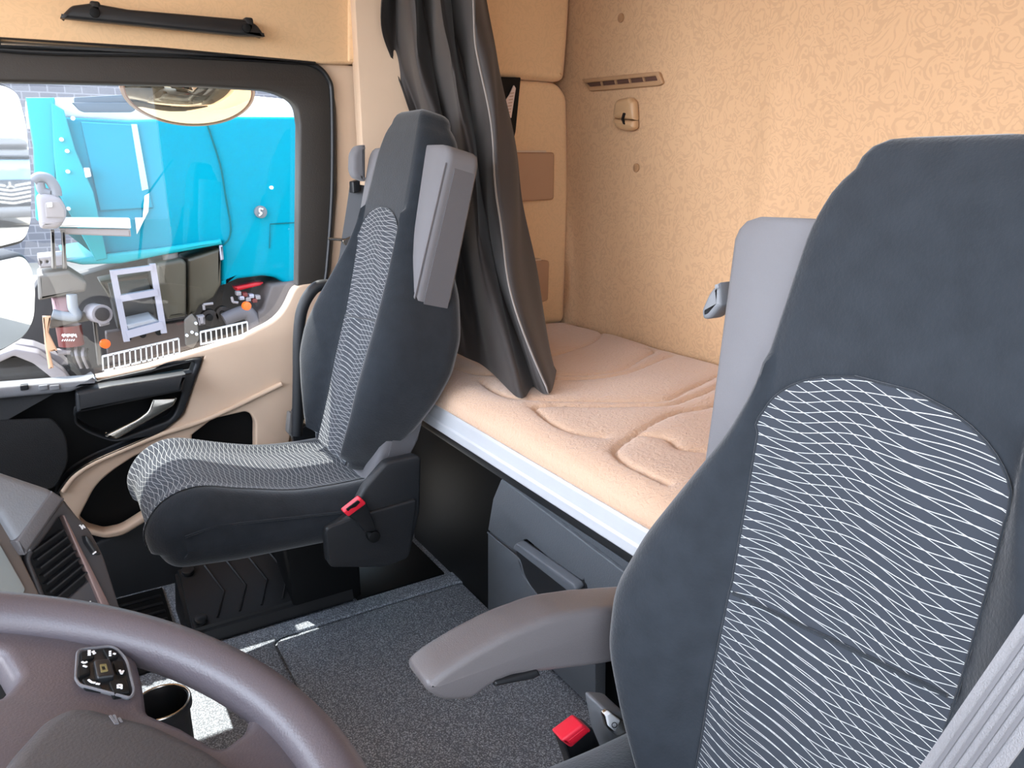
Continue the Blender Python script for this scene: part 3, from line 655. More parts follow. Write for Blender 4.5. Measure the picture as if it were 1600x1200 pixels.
# armrest on far side, folded up
tube('folded_armrest', smoothpath([px(u, v, 'y', 2.06) for u, v in [(512, 445), (492, 450), (474, 478), (467, 520), (466, 600), (464, 680)]]), .016, BLK, ps)
slab('belt_guide', [rnd([(553, 240, 6), (560, 228, 6), (572, 226, 2), (572, 284, 2), (556, 278, 6), (552, 265, 3)])], 'y', 2.0, .05, GREYF, ps, bevel=.01)

# passenger belt
def ribbon(name, pts, w, th, m, parent, side):
    pts = [Vector(p) for p in pts]; sd = Vector(side).normalized(); rows = []
    for i, p in enumerate(pts):
        t = (pts[min(i+1, len(pts)-1)]-pts[max(i-1, 0)]).normalized(); s = (sd-t*sd.dot(t)).normalized(); n = t.cross(s)
        ww = w[i] if isinstance(w, list) else w
        rows.append([p+s*ww/2+n*th/2, p-s*ww/2+n*th/2, p-s*ww/2-n*th/2, p+s*ww/2-n*th/2])
    return bm_obj(name, grid_mesh(rows, closed_v=True, caps=True), m, parent, angle=.8)
pb = thing('seat_belt', 'grey safety belt running down the door side of the passenger seat', 'seat belt', tuple(px(462, 690, 'y', 2.07)))
upper = [px(u, v, 'y', 2.12) for u, v in [(559, 288), (553, 330), (545, 380), (540, 410), (524, 450), (505, 500), (488, 560), (474, 620), (464, 652)]]
ribbon('webbing', smoothpath(upper, 5), .046, .002, WEBD, pb, (.75, -.66, 0))
slab('belt_loop', [rnd([(551, 284, 2), (563, 280, 2), (563, 300, 2), (552, 302, 2)])], 'y', 2.095, .03, BLK2, pb, bevel=.003)
slab('belt_tongue', [rnd([(535, 376, 2), (556, 366, 2), (557, 378, 2), (540, 384, 2)])], 'y', 2.08, .012, CHROME, pb, bevel=.002)
tube('tongue_plate', [px(513, 373, 'y', 2.09), px(540, 375, 'y', 2.085)], .004, CHROME, pb)
slab('webbing_fold', [rnd([(452, 645, 3), (476, 648, 3), (475, 662, 3), (462, 690, 4), (449, 676, 4)])], 'y', 2.09, .03, mat('light belt webbing', (104, 102, 100), .5), pb, bevel=.006)
slab('anchor_bracket', [rnd([(455, 676, 3), (478, 664, 3), (500, 676, 3), (505, 700, 3), (462, 702, 3)])], 'y', 2.09, .03, BLK2, pb, bevel=.004)

# driver seat extras
ya = .66
arm = slab('armrest', [rnd([(662, 1078, 18), (690, 1052, 12), (740, 1020, 20), (800, 988, 20), (868, 962, 20), (930, 952, 0), (1010, 945, 0), (1010, 1030, 0), (925, 1044, 0), (860, 1052, 12), (800, 1060, 10), (770, 1074, 10), (740, 1096, 8), (692, 1100, 20)])], 'y', ya, .062, ARM, ds, bevel=.011)
slab('armrest_underside', [rnd([(775, 1066, 3), (842, 1048, 4), (846, 1056, 3), (835, 1062, 3), (773, 1074, 3)])], 'y', ya-.003, .05, BLK2, ds, bevel=.003)
# control housing on the side of the cushion
hs = slab('control_housing', [rnd([(945, 1110, 8), (975, 1112, 6), (1010, 1160, 6), (1050, 1260, 0), (985, 1250, 0), (955, 1165, 8)])], 'y', .675, .05, GREYP, ds, bevel=.006)
slab('chrome_surround', [rnd([(944, 1118, 6), (952, 1112, 4), (976, 1126, 4), (984, 1140, 4), (966, 1152, 5), (950, 1140, 5)])], 'y', .670, .01, CHROME, hs, bevel=.002)
slab('white_switch', [rnd([(948, 1118, 2), (954, 1114, 2), (970, 1126, 2), (962, 1144, 2), (952, 1136, 2)])], 'y', .666, .008, WHT, hs, bevel=.002)
bm = bmesh.new(); tube_into(bm, [px(960+4*math.cos(a), 1133+4*math.sin(a), 'y', .665) for a in np.linspace(0, 2*math.pi, 16, endpoint=False)], .0006, closed=True, n=5); bm_obj('switch_ring', bm, BLK2, hs)
bk2 = slab('belt_buckle', [rnd([(880, 1160, 3), (912, 1134, 3), (928, 1140, 2), (944, 1178, 3), (950, 1230, 0), (905, 1230, 0)])], 'y', .672, .025, BLK2, ds, bevel=.004)
rb = slab('red_release', [rnd([(877, 1158, 4), (911, 1132, 4), (925, 1142, 3), (893, 1170, 4)])], 'y', .667, .026, RED, bk2, bevel=.004)
slab('release_recess', [rnd([(888, 1158, 3), (914, 1137, 3), (921, 1143, 3), (896, 1164, 3)])], 'y', .6665, .004, mat('shaded red plastic', (226, 30, 52), .4), bk2, bevel=.001)
# little lever visible left of the grey back shell: other armrest stub
slab('armrest_stub', [rnd([(1122, 440, 4), (1106, 458, 8), (1094, 486, 6), (1097, 500, 5), (1108, 498, 5), (1125, 478, 3)])], 'x', .70, .03, GREYP, ds, bevel=.006)
_p = px(1116, 460, 'x', .715)
box('armrest_hinge', (_p.x+.012, _p.y-.05, _p.z-.004), (.022, .07, .02), GREYP, ds)

db = thing('seat_belt', 'pale grey ribbed safety belt crossing the bottom right corner', 'seat belt', (.75, -.1, 1.0))
c0, c1 = px(1690, 935, 'x', .46), px(1502, 1200, 'x', .43)
dvec = (c1-c0)
bp = [c0-dvec*2.2+Vector((.12, -.03, 0)), c0-dvec*.6, c0, c1, c1+dvec*.8]
bd = ribbon('webbing', smoothpath(bp, 6), .038, .0018, mat('pale ribbed webbing', (112, 111, 113), .45, bump=.3, bscale=900), db, (.25, 1, .15))
for k in (-.010, -.0035, .004, .011):
    pts = [p+Vector((.25, 1, .15)).normalized()*k+Vector((-.0016, 0, .0005)) for p in smoothpath(bp, 6)]
    ribbon('woven_rib', pts, .0022, .0012, mat('darker rib yarn', (90, 89, 92), .5), bd, (.25, 1, .15))

# ================================================================== DRIVER CONTROLS
WC = Vector((-.12, .335, .93)); wa = math.radians(75); WR = .224
wn = Vector((math.cos(wa), 0, math.sin(wa))); we1 = Vector((0, 1, 0)); we2 = Vector((-math.sin(wa), 0, math.cos(wa)))
swh = thing('steering_wheel', 'large dark steering wheel at the lower left with a button pad', 'steering wheel', tuple(WC-wn*.1))
ring_ = [WC+(we1*math.cos(a)+we2*math.sin(a))*WR for a in np.linspace(0, 2*math.pi, 120, endpoint=False)]
bm = bmesh.new(); tube_into(bm, ring_, .0165, closed=True, n=20, up=tuple(wn)); bm_obj('rim', bm, WHEEL, swh)
WPL = (tuple(WC-wn*.002), wn)
slab('spoke_plate', [rnd([(-60, 960, 0), (0, 962, 0), (120, 985, 0), (215, 1022, 8), (226, 1062, 8), (232, 1108, 10), (290, 1132, 0), (345, 1165, 12), (385, 1135, 10), (396, 1095, 6), (470, 1130, 10), (500, 1190, 10), (480, 1260, 0), (300, 1400, 0), (-200, 1400, 0), (-100, 1100, 0), (0, 1085, 10), (26, 1055, 10), (0, 1012, 10), (-60, 1000, 0)])], WPL, 0, -.026, WHEEL, swh, bevel=.008)
WPH = (tuple(WC+wn*.006), wn)
slab('hub_cover', [rnd([(-80, 1330, 0), (10, 1175, 20), (70, 1110, 30), (110, 1094, 20), (150, 1096, 10), (250, 1122, 20), (340, 1165, 20), (430, 1235, 20), (430, 1450, 0), (-80, 1450, 0)])], WPH, 0, -.03, mat('airbag cover plastic', (66, 64, 66), .5, bump=.3, bscale=600, bdist=.001), swh, bevel=.012)
slab('column_shroud', [[WC+(we1*math.cos(a)+we2*math.sin(a))*.06 for a in np.linspace(0, 2*math.pi, 24, endpoint=False)]], (tuple(WC-wn*.04), wn), 0, -.16, BLK, swh, world=True)
# emblem printed on hub: two short strokes as seen
bm = bmesh.new()
for a, b in (((172, 1118), (181, 1131)), ((178, 1117), (184, 1131)), ((186, 1122), (190, 1128))):
    bar_into(bm, pxp(*a, WC+wn*.0063, wn), pxp(*b, WC+wn*.0063, wn), .0012, .0006, tuple(wn))
bm_obj('hub_emblem', bm, GREYF, swh, smooth=False)
WPP = (tuple(WC+wn*.0), wn)
pd = slab('switch_pad', [rnd([(121, 1015, 10), (178, 1009, 12), (198, 1030, 10), (210, 1080, 8), (204, 1091, 6), (124, 1070, 8), (118, 1060, 4)])], WPP, 0, -.012, BLK2, swh, bevel=.003)
tube('pad_rim', [pxp(u, v, WC+wn*.001, wn) for u, v in rnd([(121, 1015, 10), (178, 1009, 12), (198, 1030, 10), (210, 1080, 8), (204, 1091, 6), (124, 1070, 8), (118, 1060, 4)])], .0009, GREYF, pd, closed=True, n=6)
WPB = (tuple(WC+wn*.002), wn)
for b_ in ([(126, 1018), (146, 1014), (148, 1026), (127, 1034)], [(160, 1013), (178, 1013), (186, 1024), (170, 1030)], [(122, 1038), (140, 1034), (142, 1050), (122, 1058)], [(176, 1032), (192, 1032), (197, 1050), (182, 1050)], [(128, 1060), (150, 1060), (160, 1074), (134, 1070)], [(170, 1064), (196, 1058), (204, 1080), (178, 1084)]):
    slab('pad_button', [rnd(b_, 3)], WPB, 0, -.006, DARK, pd, bevel=.0008)
cj = slab('pad_joystick', [rnd([(146, 1030), (172, 1028), (180, 1054), (152, 1058)], 4)], (tuple(WC+wn*.004), wn), 0, -.008, BLK2, pd, bevel=.0015)
slab('joystick_mark', [rnd([(156, 1038), (166, 1037), (169, 1048), (158, 1050)], 1), rnd([(158.5, 1040.5), (164, 1040), (166, 1046), (160, 1047)], 1)], (tuple(WC+wn*.0045), wn), 0, -.001, mat('dull gold marking', (120, 110, 70), .5), cj)
def strokes(name, segs, plane, w_, parent, m=WHT):
    bm = bmesh.new()
    for a, b in segs: bar_into(bm, pxp(*a, plane[0], Vector(plane[1])), pxp(*b, plane[0], Vector(plane[1])), w_, .0006, tuple(plane[1]))
    return bm_obj(name, bm, m, parent, smooth=False)
WPM = (tuple(WC+wn*.0028), wn)
strokes('pad_symbols', [((137, 1017), (142, 1017)), ((137, 1020), (142, 1020)), ((137, 1023), (142, 1023)), ((144, 1018), (149, 1021)), ((146.5, 1017), (146.5, 1022)), ((170, 1018), (174, 1018)), ((170, 1021), (174, 1021)), ((170, 1024), (174, 1024)), ((177, 1021), (181, 1022)),
                        ((128, 1034), (132, 1036)), ((132, 1036), (136, 1034)), ((130, 1040), (136, 1042)), ((187, 1047), (190, 1053)), ((190, 1053), (193, 1048)), ((138, 1062), (143, 1066)), ((143, 1066), (149, 1067)), ((150, 1068), (156, 1069)), ((184, 1070), (190, 1070)), ((184, 1074), (190, 1074)), ((184, 1070), (184, 1075)), ((190, 1070), (190, 1076))], WPM, .0011, pd)

# centre dashboard block with vent
DN = Vector((.42, -.86, .29)).normalized(); DOo = Vector((-.03, 1.0, .8))
DP_ = (tuple(DOo), -DN)
dash = thing('dashboard', 'dark centre console of the dashboard with a slatted air vent', 'dashboard', (-.4, 1.1, 0))
def dsl(name, loops, off, depth, m, parent, bev=.003, **k):
    return slab(name, loops, (tuple(DOo+DN*off), -DN), 0, depth, m, parent, bevel=bev, **k)
dsl('console_body', [rnd([(-500, 790, 0), (0, 790, 0), (98, 784, 6), (142, 860, 10), (160, 866, 8), (193, 958, 8), (205, 1010, 0), (240, 1250, 0), (-500, 1250, 0)])], -.004, .34, BLK, dash, .01)
dsl('vent_bezel', [rnd([(100, 780, 4), (120, 806, 6), (140, 826, 8), (162, 868, 10), (190, 956, 4), (196, 975, 0), (80, 975, 0), (58, 926, 10), (38, 872, 14), (46, 852, 10)]), rnd([(94, 806, 4), (102, 812, 4), (138, 908, 2), (102, 940, 2), (84, 950, 6), (74, 936, 4), (48, 872, 8)])], .006, .012, mat('vent surround grey', (58, 56, 58), .5), dash, .003)
dsl('vent_cavity', [[(90, 800), (104, 806), (145, 912), (104, 950), (84, 960), (44, 870)]], .0005, .004, DARK, dash, 0)
for i in range(7):
    f = i/6; a = (50+f*42-2, 872+f*78-8+0); a = (51+f*31, 868+f*78); b = (98+f*34, 836+f*66)
    a = (50+f*30, 862+f*76); b = (97+f*36, 828+f*66)
    A_ = pxp(*a, DOo+DN*.006, -DN); B_ = pxp(*b, DOo+DN*.006, -DN)
    bm = bmesh.new(); bar_into(bm, A_, B_, .002, .012, tuple(DN)); bm_obj('vent_slat', bm, BLK2, dash, smooth=False)
dsl('trim_strip', [rnd([(98, 805, 1), (102, 806, 1), (172, 945, 2), (171, 951, 1), (160, 950, 1), (130, 880, 0)])], .012, .012, mat('rosy brown trim', (128, 108, 104), .35, metal=.4), dash, .0015)
dsl('soft_top', [rnd([(-500, 700, 0), (0, 737, 0), (80, 764, 6), (102, 778, 4), (38, 868, 2), (26, 846, 2), (0, 802, 0), (-500, 760, 0)])], .03, .30, GREYP, dash, .008)
dsl('side_cheek', [rnd([(82, 767, 0), (102, 779, 2), (40, 868, 2), (25, 846, 2)])], .033, .04, mat('cheek dark grey', (82, 80, 82), .5, bump=.3, bscale=500, bdist=.001), dash, .003)
dsl('screen_frame', [rnd([(-500, 770, 0), (0, 802, 0), (60, 925, 4), (72, 960, 0), (-500, 960, 0)])], .016, .02, mat('warm grey frame', (88, 78, 72), .5), dash, .002)
dsl('screen', [rnd([(-500, 800, 0), (0, 850, 0), (40, 920, 3), (28, 945, 4), (-500, 945, 0)])], .019, .006, mat('pale display glass', (128, 132, 130), .12), dash, .001)
kn = dsl('vent_knob', [rnd([(133, 836, 4), (140, 838, 4), (160, 866, 4), (150, 868, 6), (136, 848, 4)])], .016, .012, BLK2, dash, .002)
dsl('knob_mark', [[(145, 865), (150, 861), (151, 862.5), (146, 866.5)]], .0175, .002, WHT, kn, 0)
DPM = (tuple(DOo+DN*.0075), -DN)
strokes('demist_symbol', [((125, 820), (129, 827)), ((129, 827), (129, 820)), ((129, 820), (133, 825)), ((124, 822), (125, 820))], DPM, .0014, dash)
strokes('airflow_symbol', [((120, 940), (125, 946)), ((125, 946), (127, 944))], DPM, .0016, dash)
strokes('airflow_symbol', [((134, 946), (141, 941)), ((141, 941), (141, 939))], DPM, .0016, dash)
strokes('edge_mark', [((183, 961), (189, 958)), ((189, 958), (190, 954))], DPM, .0016, dash)
# lower column down to the floor and wide dash shelf out of frame to the left
box('dash_base', (-.42, 1.05, .38), (.42, 1.5, .74), BLK, dash, bevel=.03)
# instrument panel seen through wheel opening
ip = slab('instrument_switches', [rnd([(-140, 1000, 0), (0, 1010, 4), (26, 1042, 4), (22, 1080, 6), (0, 1100, 0), (-140, 1130, 0)])], 'z', .62, -.02, BLK, dash, bevel=.003)
strokes('switch_marks', [((6, 1026), (12, 1031)), ((12, 1031), (9, 1035)), ((0, 1048), (5, 1052))], ((0, 0, .6215), (0, 0, 1)), .002, ip)
# cup holder ring on stalk
cup = thing('cup_holder', 'round black cup holder behind the steering wheel spokes', 'cup holder', tuple(px(255, 1090, 'z', 0)))
cc = px(252, 1098, 'z', .34)
bm = bmesh.new()
pr = [(.045, -.34), (.05, -.30), (.042, -.12), (.042, -.02), (.047, -.012), (.047, 0), (.041, 0), (.038, -.01), (.036, -.08), (.0, -.08)]
rows = [[cc+Vector((r_*math.cos(a), r_*math.sin(a), z)) for a in np.linspace(0, 2*math.pi, 40, endpoint=False)] for r_, z in pr]
bm = grid_mesh(rows, closed_v=True); bm_obj('cup_ring', bm, BLK2, cup)
bm = bmesh.new(); tube_into(bm, [cc+Vector((.0445*math.cos(a), .0445*math.sin(a), .001)) for a in np.linspace(0, 2*math.pi, 40, endpoint=False)], .0022, closed=True, n=8); bm_obj('bright_lip', bm, CHROME, cup)
cup.location.z = 0

# floor mat with a recessed centre panel
fm = thing('floor_mat', 'grey grained rubber mat with a recessed rectangle on the cab floor', 'mat', (.6, 1.4, 0))
R0, R1, S0, S1 = .355, .955, .75, 1.815
def rr(x0, x1, y0, y1, r): return [Vector((a, b, 0)) for a, b in rnd([(x0, y0), (x1, y0), (x1, y1), (x0, y1)], r, 6)]
bmx = slab('mat_border', [[Vector((a, b, 0)) for a, b in rnd([(.12, .3), (.93, .3), (.93, 1.35), (1.0, 1.35), (1.0, 1.86), (.12, 1.86)], .01)], rr(.36, .925, .5, 1.80, .03)], 'z', 0, .010, FLOORM, fm, bevel=.004, world=True)
slab('mat_panel', [rr(.366, .919, .506, 1.794, .03)], 'z', .0003, .005, FLOORM, fm, bevel=.002, world=True)

es = thing('step_mat', 'black ribbed mat at the door side foot of the passenger seat', 'mat', (-.1, 2.0, 0))
box('mat_base', (-.13, 2.03, .004), (.56, .40, .008), DARK, es, bevel=.002)
for i in range(8):
    bm = bmesh.new(); add_box(bm, Vector((-.13, 1.86+i*.045, .011)), (.54, .010, .008), None, .002); bm_obj('mat_rib', bm, BLK2, es)

# ================================================================== OUTSIDE
g = struct(box('ground', (10, 20, -1.45), (160, 120, .1), ground_mat(), bevel=0))
bl = box('building', (4, 26, 1.2), (70, 1, 5.2), brick_mat(), bevel=0); tag(bl, 'long pale grey block wall beyond the parked teal truck', 'building')
YT = 5.6
tk = thing('teal_truck', 'bright teal utility truck body parked outside the passenger window', 'truck', (1.0, YT+1, -1.4))
def T(name, pts, y, d, m, r=0, bev=.01, parent=None, holes=()): return slab(name, [rnd(pts, r)]+[rnd(h, r) for h in holes], 'y', y, d, m, parent or tk, bevel=bev)
T('body', [(92, 175, 0), (104, 183, 0), (200, 188, 0), (330, 182, 0), (700, 184, 0), (700, 425, 0), (472, 438, 4), (450, 446, 4), (432, 434, 6), (412, 431, 6), (372, 436, 0), (346, 447, 3), (346, 380, 0), (250, 392, 0), (160, 400, 0), (130, 330, 0)], YT, 2.0, TEAL, bev=.03)
T('body_roof', [(40, 158, 0), (90, 152, 0), (400, 150, 0), (480, 158, 4), (600, 165, 0), (600, 190, 0), (330, 186, 0), (200, 190, 0), (104, 184, 0), (40, 182, 0)], YT+.12, 1.8, WHITEP, bev=.02)
T('front_corner', [(80, 160, 0), (100, 172, 0), (118, 235, 0), (146, 300, 0), (168, 404, 0), (150, 408, 0), (90, 300, 0), (84, 240, 0)], YT-.06, .2, TEALG, bev=.01)
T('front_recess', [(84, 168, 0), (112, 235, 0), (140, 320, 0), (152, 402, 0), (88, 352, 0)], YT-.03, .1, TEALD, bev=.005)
T('front_panel', [(40, 152, 0), (86, 152, 0), (88, 350, 0), (56, 345, 6), (52, 230, 0)], YT-.04, .3, TEALG, bev=.01)
T('door_swage', [(126, 190, 0), (210, 195, 0), (240, 325, 0), (156, 330, 0)], YT-.018, .05, TEAL, r=3, bev=.012)
T('vertical_reflection', [(205, 194, 0), (214, 194, 0), (232, 295, 0), (222, 298, 0)], YT-.022, .01, mat('pale glass reflection', (150, 215, 235), .4), bev=.001)  # reflection in the door glass, painted as a pale strip on the body
T('lower_reflection', [(226, 306, 0), (233, 302, 0), (232, 330, 0), (214, 366, 0), (211, 340, 0), (223, 340, 0)], YT-.022, .01, WHITEP, bev=.001)  # lower end of that glass reflection, painted white on the body
T('reflection_bar', [(78, 340, 2), (203, 341, 2), (205, 357, 2), (80, 354, 2)], YT-.3, .08, WHITEP, bev=.01)  # horizontal band of the window reflection, modelled as a white bar
T('reflection_bar_lower', [(92, 357, 2), (204, 358, 2), (205, 370, 2), (96, 366, 2)], YT-.27, .06, FGREY, bev=.01)  # lower part of the reflected band, put in as a grey bar
T('lower_skirt', [(100, 408, 0), (160, 398, 0), (250, 388, 0), (346, 374, 0), (348, 382, 0), (250, 400, 0), (190, 412, 3), (128, 414, 3)], YT-.05, 1.2, TEALG, bev=.02)
for i, pts in enumerate(([(115, 152), (190, 148), (205, 152), (205, 160), (116, 161)], [(112, 160), (206, 160), (212, 172), (206, 175), (132, 175), (124, 172)])): T('grille_slot', pts, YT-.03-.02*i, .05, SLOT, r=2, bev=.004)
bm = bmesh.new(); tube_into(bm, smoothpath([px(u, v, 'y', YT-.012) for u, v in [(322, 190), (333, 222), (345, 262), (353, 310), (360, 350), (358, 372), (348, 384)]]), .006, n=6); bm_obj('panel_gap', bm, TEALD, tk)
bm = bmesh.new(); tube_into(bm, [px(u, v, 'y', YT-.006) for u, v in [(600, 340), (422, 350), (421, 388)]], .004, n=6); bm_obj('flap_gap', bm, TEALD, tk)
eb = disc('round_emblem', px(407, 331, 'y', YT-.02), (0, 1, 0), .043, .03, mat('emblem grey', (92, 98, 104), .4), tk)
tube('emblem_stroke', smoothpath([px(411, 327, 'y', YT-.04), px(406, 326, 'y', YT-.04), px(406, 331, 'y', YT-.04), px(409, 333, 'y', YT-.04), px(405, 337, 'y', YT-.04)], 4), .005, WHT, eb, n=6)
for u, v in ((96, 218), (105, 236), (106, 268), (107, 326), (424, 293), (114, 185)): disc('rivet', px(u, v, 'y', YT-.07), (0, 1, 0), .012, .03, WHITEP, tk, n=12)
T('corner_latch', [(131, 262), (140, 262), (143, 276), (134, 278)], YT-.09, .05, WHT, r=2, bev=.006)
# chassis backdrop with real depth behind the equipment
T('chassis_frame', [(60, 440), (130, 430), (240, 400), (346, 385), (480, 430), (700, 430), (700, 640), (-40, 680), (-40, 600)], YT+.9, .3, CHASD, bev=.01)
T('side_member', [(165, 520), (300, 500), (300, 545), (170, 570)], YT+.2, .1, mat('brown grey girder', (78, 66, 62), .6), r=3)
for u, v in ((200, 528), (223, 523), (248, 519)): disc('girder_hole', px(u, v, 'y', YT+.19), (0, 1, 0), .022, .02, DARK, tk, n=16)
# tanks
tn = slab('fuel_tank', [rnd([(243, 412, 6), (285, 404, 8), (292, 410, 4), (292, 495, 4), (262, 500, 4), (245, 470, 0)])], 'y', YT-.12, .45, TANK, tk, bevel=.03)
disc('tank_cap', px(266, 399, 'y', YT+.02), (0, 0, 1), .05, .09, mat('cap grey', (110, 108, 106), .6), tn, bevel=.01)
T('side_tank', [(293, 405), (346, 388), (346, 445), (334, 466), (312, 478), (306, 490), (293, 494)], YT-.05, .4, TANK, r=3, bev=.02)
T('tank_strap', [(343, 384), (348, 383), (350, 406), (345, 407)], YT-.08, .03, ALU, r=1)
cy = bmesh.new(); tube_into(cy, [px(176, 478, 'y', YT+.25), px(236, 470, 'y', YT+.25)], .16, n=24); bm_obj('air_tank', cy, mat('black air tank', (66, 64, 62), .35), tk)
T('tank_box', [(155, 440), (235, 425), (236, 470), (180, 480)], YT+.3, .3, TANK, r=3, bev=.02)
# ladder
ld = bmesh.new()
YL = YT-.35
for a, b in (((176, 422), (198, 533)), ((238, 412), (256, 520))): bar_into(ld, px(*a, 'y', YL), px(*b, 'y', YL), .035, .035)
lo = bm_obj('ladder_rail', ld, ALU, tk, smooth=False)
for a, b, w_ in (((188, 466), (246, 456), .04), ((198, 522), (254, 507), .05), ((177, 426), (238, 418), .03)):
    b_ = bmesh.new(); bar_into(b_, px(*a, 'y', YL), px(*b, 'y', YL), .05, w_); bm_obj('ladder_rung', b_, ALU, tk, smooth=False)
T('step_tray', [(196, 508), (240, 498), (252, 506), (200, 520)], YT-.2, .3, mat('step grey', (150, 150, 154), .5), r=1)
# catwalk rails of thin bars
for (a, b, h, n) in (((160, 557), (279, 529), 24, 15), ((313, 519), (386, 503), 20, 10)):
    r_ = bmesh.new()
    A_, B_ = Vector(a), Vector(b)
    for e_ in (0, .95): bar_into(r_, px(a[0], a[1]+h*e_, 'y', YL), px(b[0], b[1]+h*e_, 'y', YL), .012, .012)
    for i in range(n):
        q = A_.lerp(B_, i/(n-1)); bar_into(r_, px(q.x, q.y, 'y', YL), px(q.x+1.5, q.y+h, 'y', YL), .008, .012, (0, 1, 0))
    bm_obj('guard_rail', r_, mat('galvanised rail', (186, 184, 184), .5, metal=.3), tk, smooth=False)
# front equipment, left
T('perforated_tray', [(58, 402), (100, 398), (106, 416), (62, 420)], YT-.1, .3, FGREY, r=2, bev=.01, holes=[[(62, 408), (66, 408), (66, 412), (62, 412)], [(72, 407), (76, 407), (76, 411), (72, 411)], [(82, 406), (86, 406), (86, 410), (82, 410)]])
T('equipment_box', [(58, 430), (108, 424), (136, 442), (134, 456), (60, 470)], YT-.15, .4, CHAS, r=4, bev=.02)
T('bracket_plate', [(72, 500), (142, 486), (146, 500), (78, 514)], YT-.15, .06, CHAS, r=2)
T('upright_post', [(144, 492), (150, 494), (160, 570), (153, 572)], YT-.1, .08, CHAS, r=1)
T('pink_reservoir', [(80, 466), (110, 462), (110, 486), (100, 492), (84, 490)], YT-.02, .3, mat('pale pink reservoir', (170, 138, 146), .5), r=4, bev=.02)
tube('hose_bend', smoothpath([px(u, v, 'y', YT-.17) for u, v in [(112, 460), (114, 480), (120, 494), (100, 494), (82, 490)]]), .03, mat('grey hose', (120, 124, 130), .5), tk)
pp = bmesh.new(); tube_into(pp, [px(146, 488, 'y', YT-.1), px(160, 491, 'y', YT-.28)], .06, n=20); bm_obj('exhaust_pipe', pp, FGREY, tk)
disc('pipe_mouth', px(160, 491, 'y', YT-.285), (.2, -1, 0), .042, .01, CHASD, tk)
T('pipe_bracket', [(152, 500), (170, 498), (172, 507), (156, 511)], YT-.2, .1, FGREY, r=2)
fc = bmesh.new(); a_ = px(107, 508, 'y', YT-.1); tube_into(fc, [a_, a_-Vector((0, 0, .13))], .073, n=24); fo = bm_obj('filter_canister', fc, RUST, tk)
strk = bmesh.new()
for i in range(7): tube_into(strk, smoothpath([px(97+i*3.3, 525, 'y', YT-.178), px(98+i*3.3, 522, 'y', YT-.178), px(99.6+i*3.3, 527-(i % 2)*2, 'y', YT-.178)], 3), .004, n=5)
for i in range(6): tube_into(strk, [px(97+i*3.5, 533, 'y', YT-.178), px(99+i*3.5, 530, 'y', YT-.178)], .003, n=5)
bm_obj('canister_lettering', strk, WHT, fo)
for i in range(5): tube('cable', smoothpath([px(112+i*6, 542+i, 'y', YT-.1), px(114+i*5, 556, 'y', YT-.16), px(122+i*5, 574, 'y', YT-.1)], 4), .012, FGREY if i % 2 else CHASD, tk, n=8)
T('bent_bracket', [(84, 546), (122, 548), (122, 553), (90, 556)], YT-.15, .05, FGREY, r=2)
for u, v in ((164, 537), (385, 478)): disc('side_marker', px(u, v, 'y', YT-.15), (.3, -1, 0), .03, .03, ORANGE, tk, n=16)
T('hanging_strap', [(66, 494), (80, 494), (76, 520), (90, 548), (78, 550), (84, 575), (76, 577), (70, 540)], YT-.2, .03, mat('tan strap', (180, 138, 108), .6), r=1)
# wheel and fender, left
whl = bmesh.new(); wc = px(45, 640, 'y', YT+.1); tube_into(whl, [wc, wc+Vector((0, .3, 0))], .36, n=40); bm_obj('front_wheel', whl, TYRE, tk)
fp = [(-20, 560), (22, 545), (60, 552), (100, 580), (125, 615), (105, 618), (80, 590), (52, 568), (22, 556), (-20, 575)]
T('fender', fp, YT-.05, .4, FGREY, r=4, bev=.01)
T('fender_bracket', [(22, 536), (52, 540), (92, 556), (108, 570), (90, 574), (50, 556), (22, 552)], YT+.1, .2, FGREY, r=3)
# centre equipment, right
T('valve_plate', [(288, 500), (300, 490), (308, 500), (312, 530), (302, 545), (290, 540)], YT-.15, .03, CHAS, r=3)
for u, v in ((292, 524), (300, 519), (306, 505), (307, 522)): disc('plate_bolt', px(u, v, 'y', YT-.16), (0, 1, 0), .01, .02, WHT, tk, n=10)
T('small_box', [(309, 495), (320, 493), (321, 507), (311, 509)], YT-.15, .08, FGREY, r=1)
for u, v, r_ in ((327, 496, .06), (348, 490, .055)):
    d = disc('pulley', px(u, v, 'y', YT+.1), (0, 1, 0), r_, .06, CHASD, tk, n=24); disc('pulley_hub', px(u, v, 'y', YT+.06), (0, 1, 0), r_*.4, .03, DARK, d, n=16)
tube('corrugated_hose', smoothpath([px(u, v, 'y', YT) for u, v in [(350, 500), (368, 492), (385, 488), (396, 500), (398, 515)]]), .05, mat('hose grey', (88, 84, 88), .6), tk)
T('red_beam', [(366, 448), (400, 441), (412, 441), (408, 446), (370, 455)], YT+.1, .1, REDP, r=1)
for i in range(7): box('valve_fitting', px(372+i*5, 458+(i*7) % 12, 'y', YT-.0), (.035, .06, .03), (FGREY, ALU, RUST)[i % 3], tk, bevel=.006)
T('rear_mudguard', [(424, 446), (470, 438), (520, 440), (520, 520), (430, 520), (404, 510), (404, 488), (412, 484)], YT-.05, .5, mat('weathered mudguard', (84, 76, 74), .7, vary=.2, vscale=8), r=4, bev=.02)
for a, b in (((318, 476), (333, 474)), ((318, 476), (319, 484)), ((362, 464), (364, 472)), ((364, 472), (372, 473))): tube('hook_rod', [px(*a, 'y', YT-.12), px(*b, 'y', YT-.12)], .009, FGREY, tk, n=8)
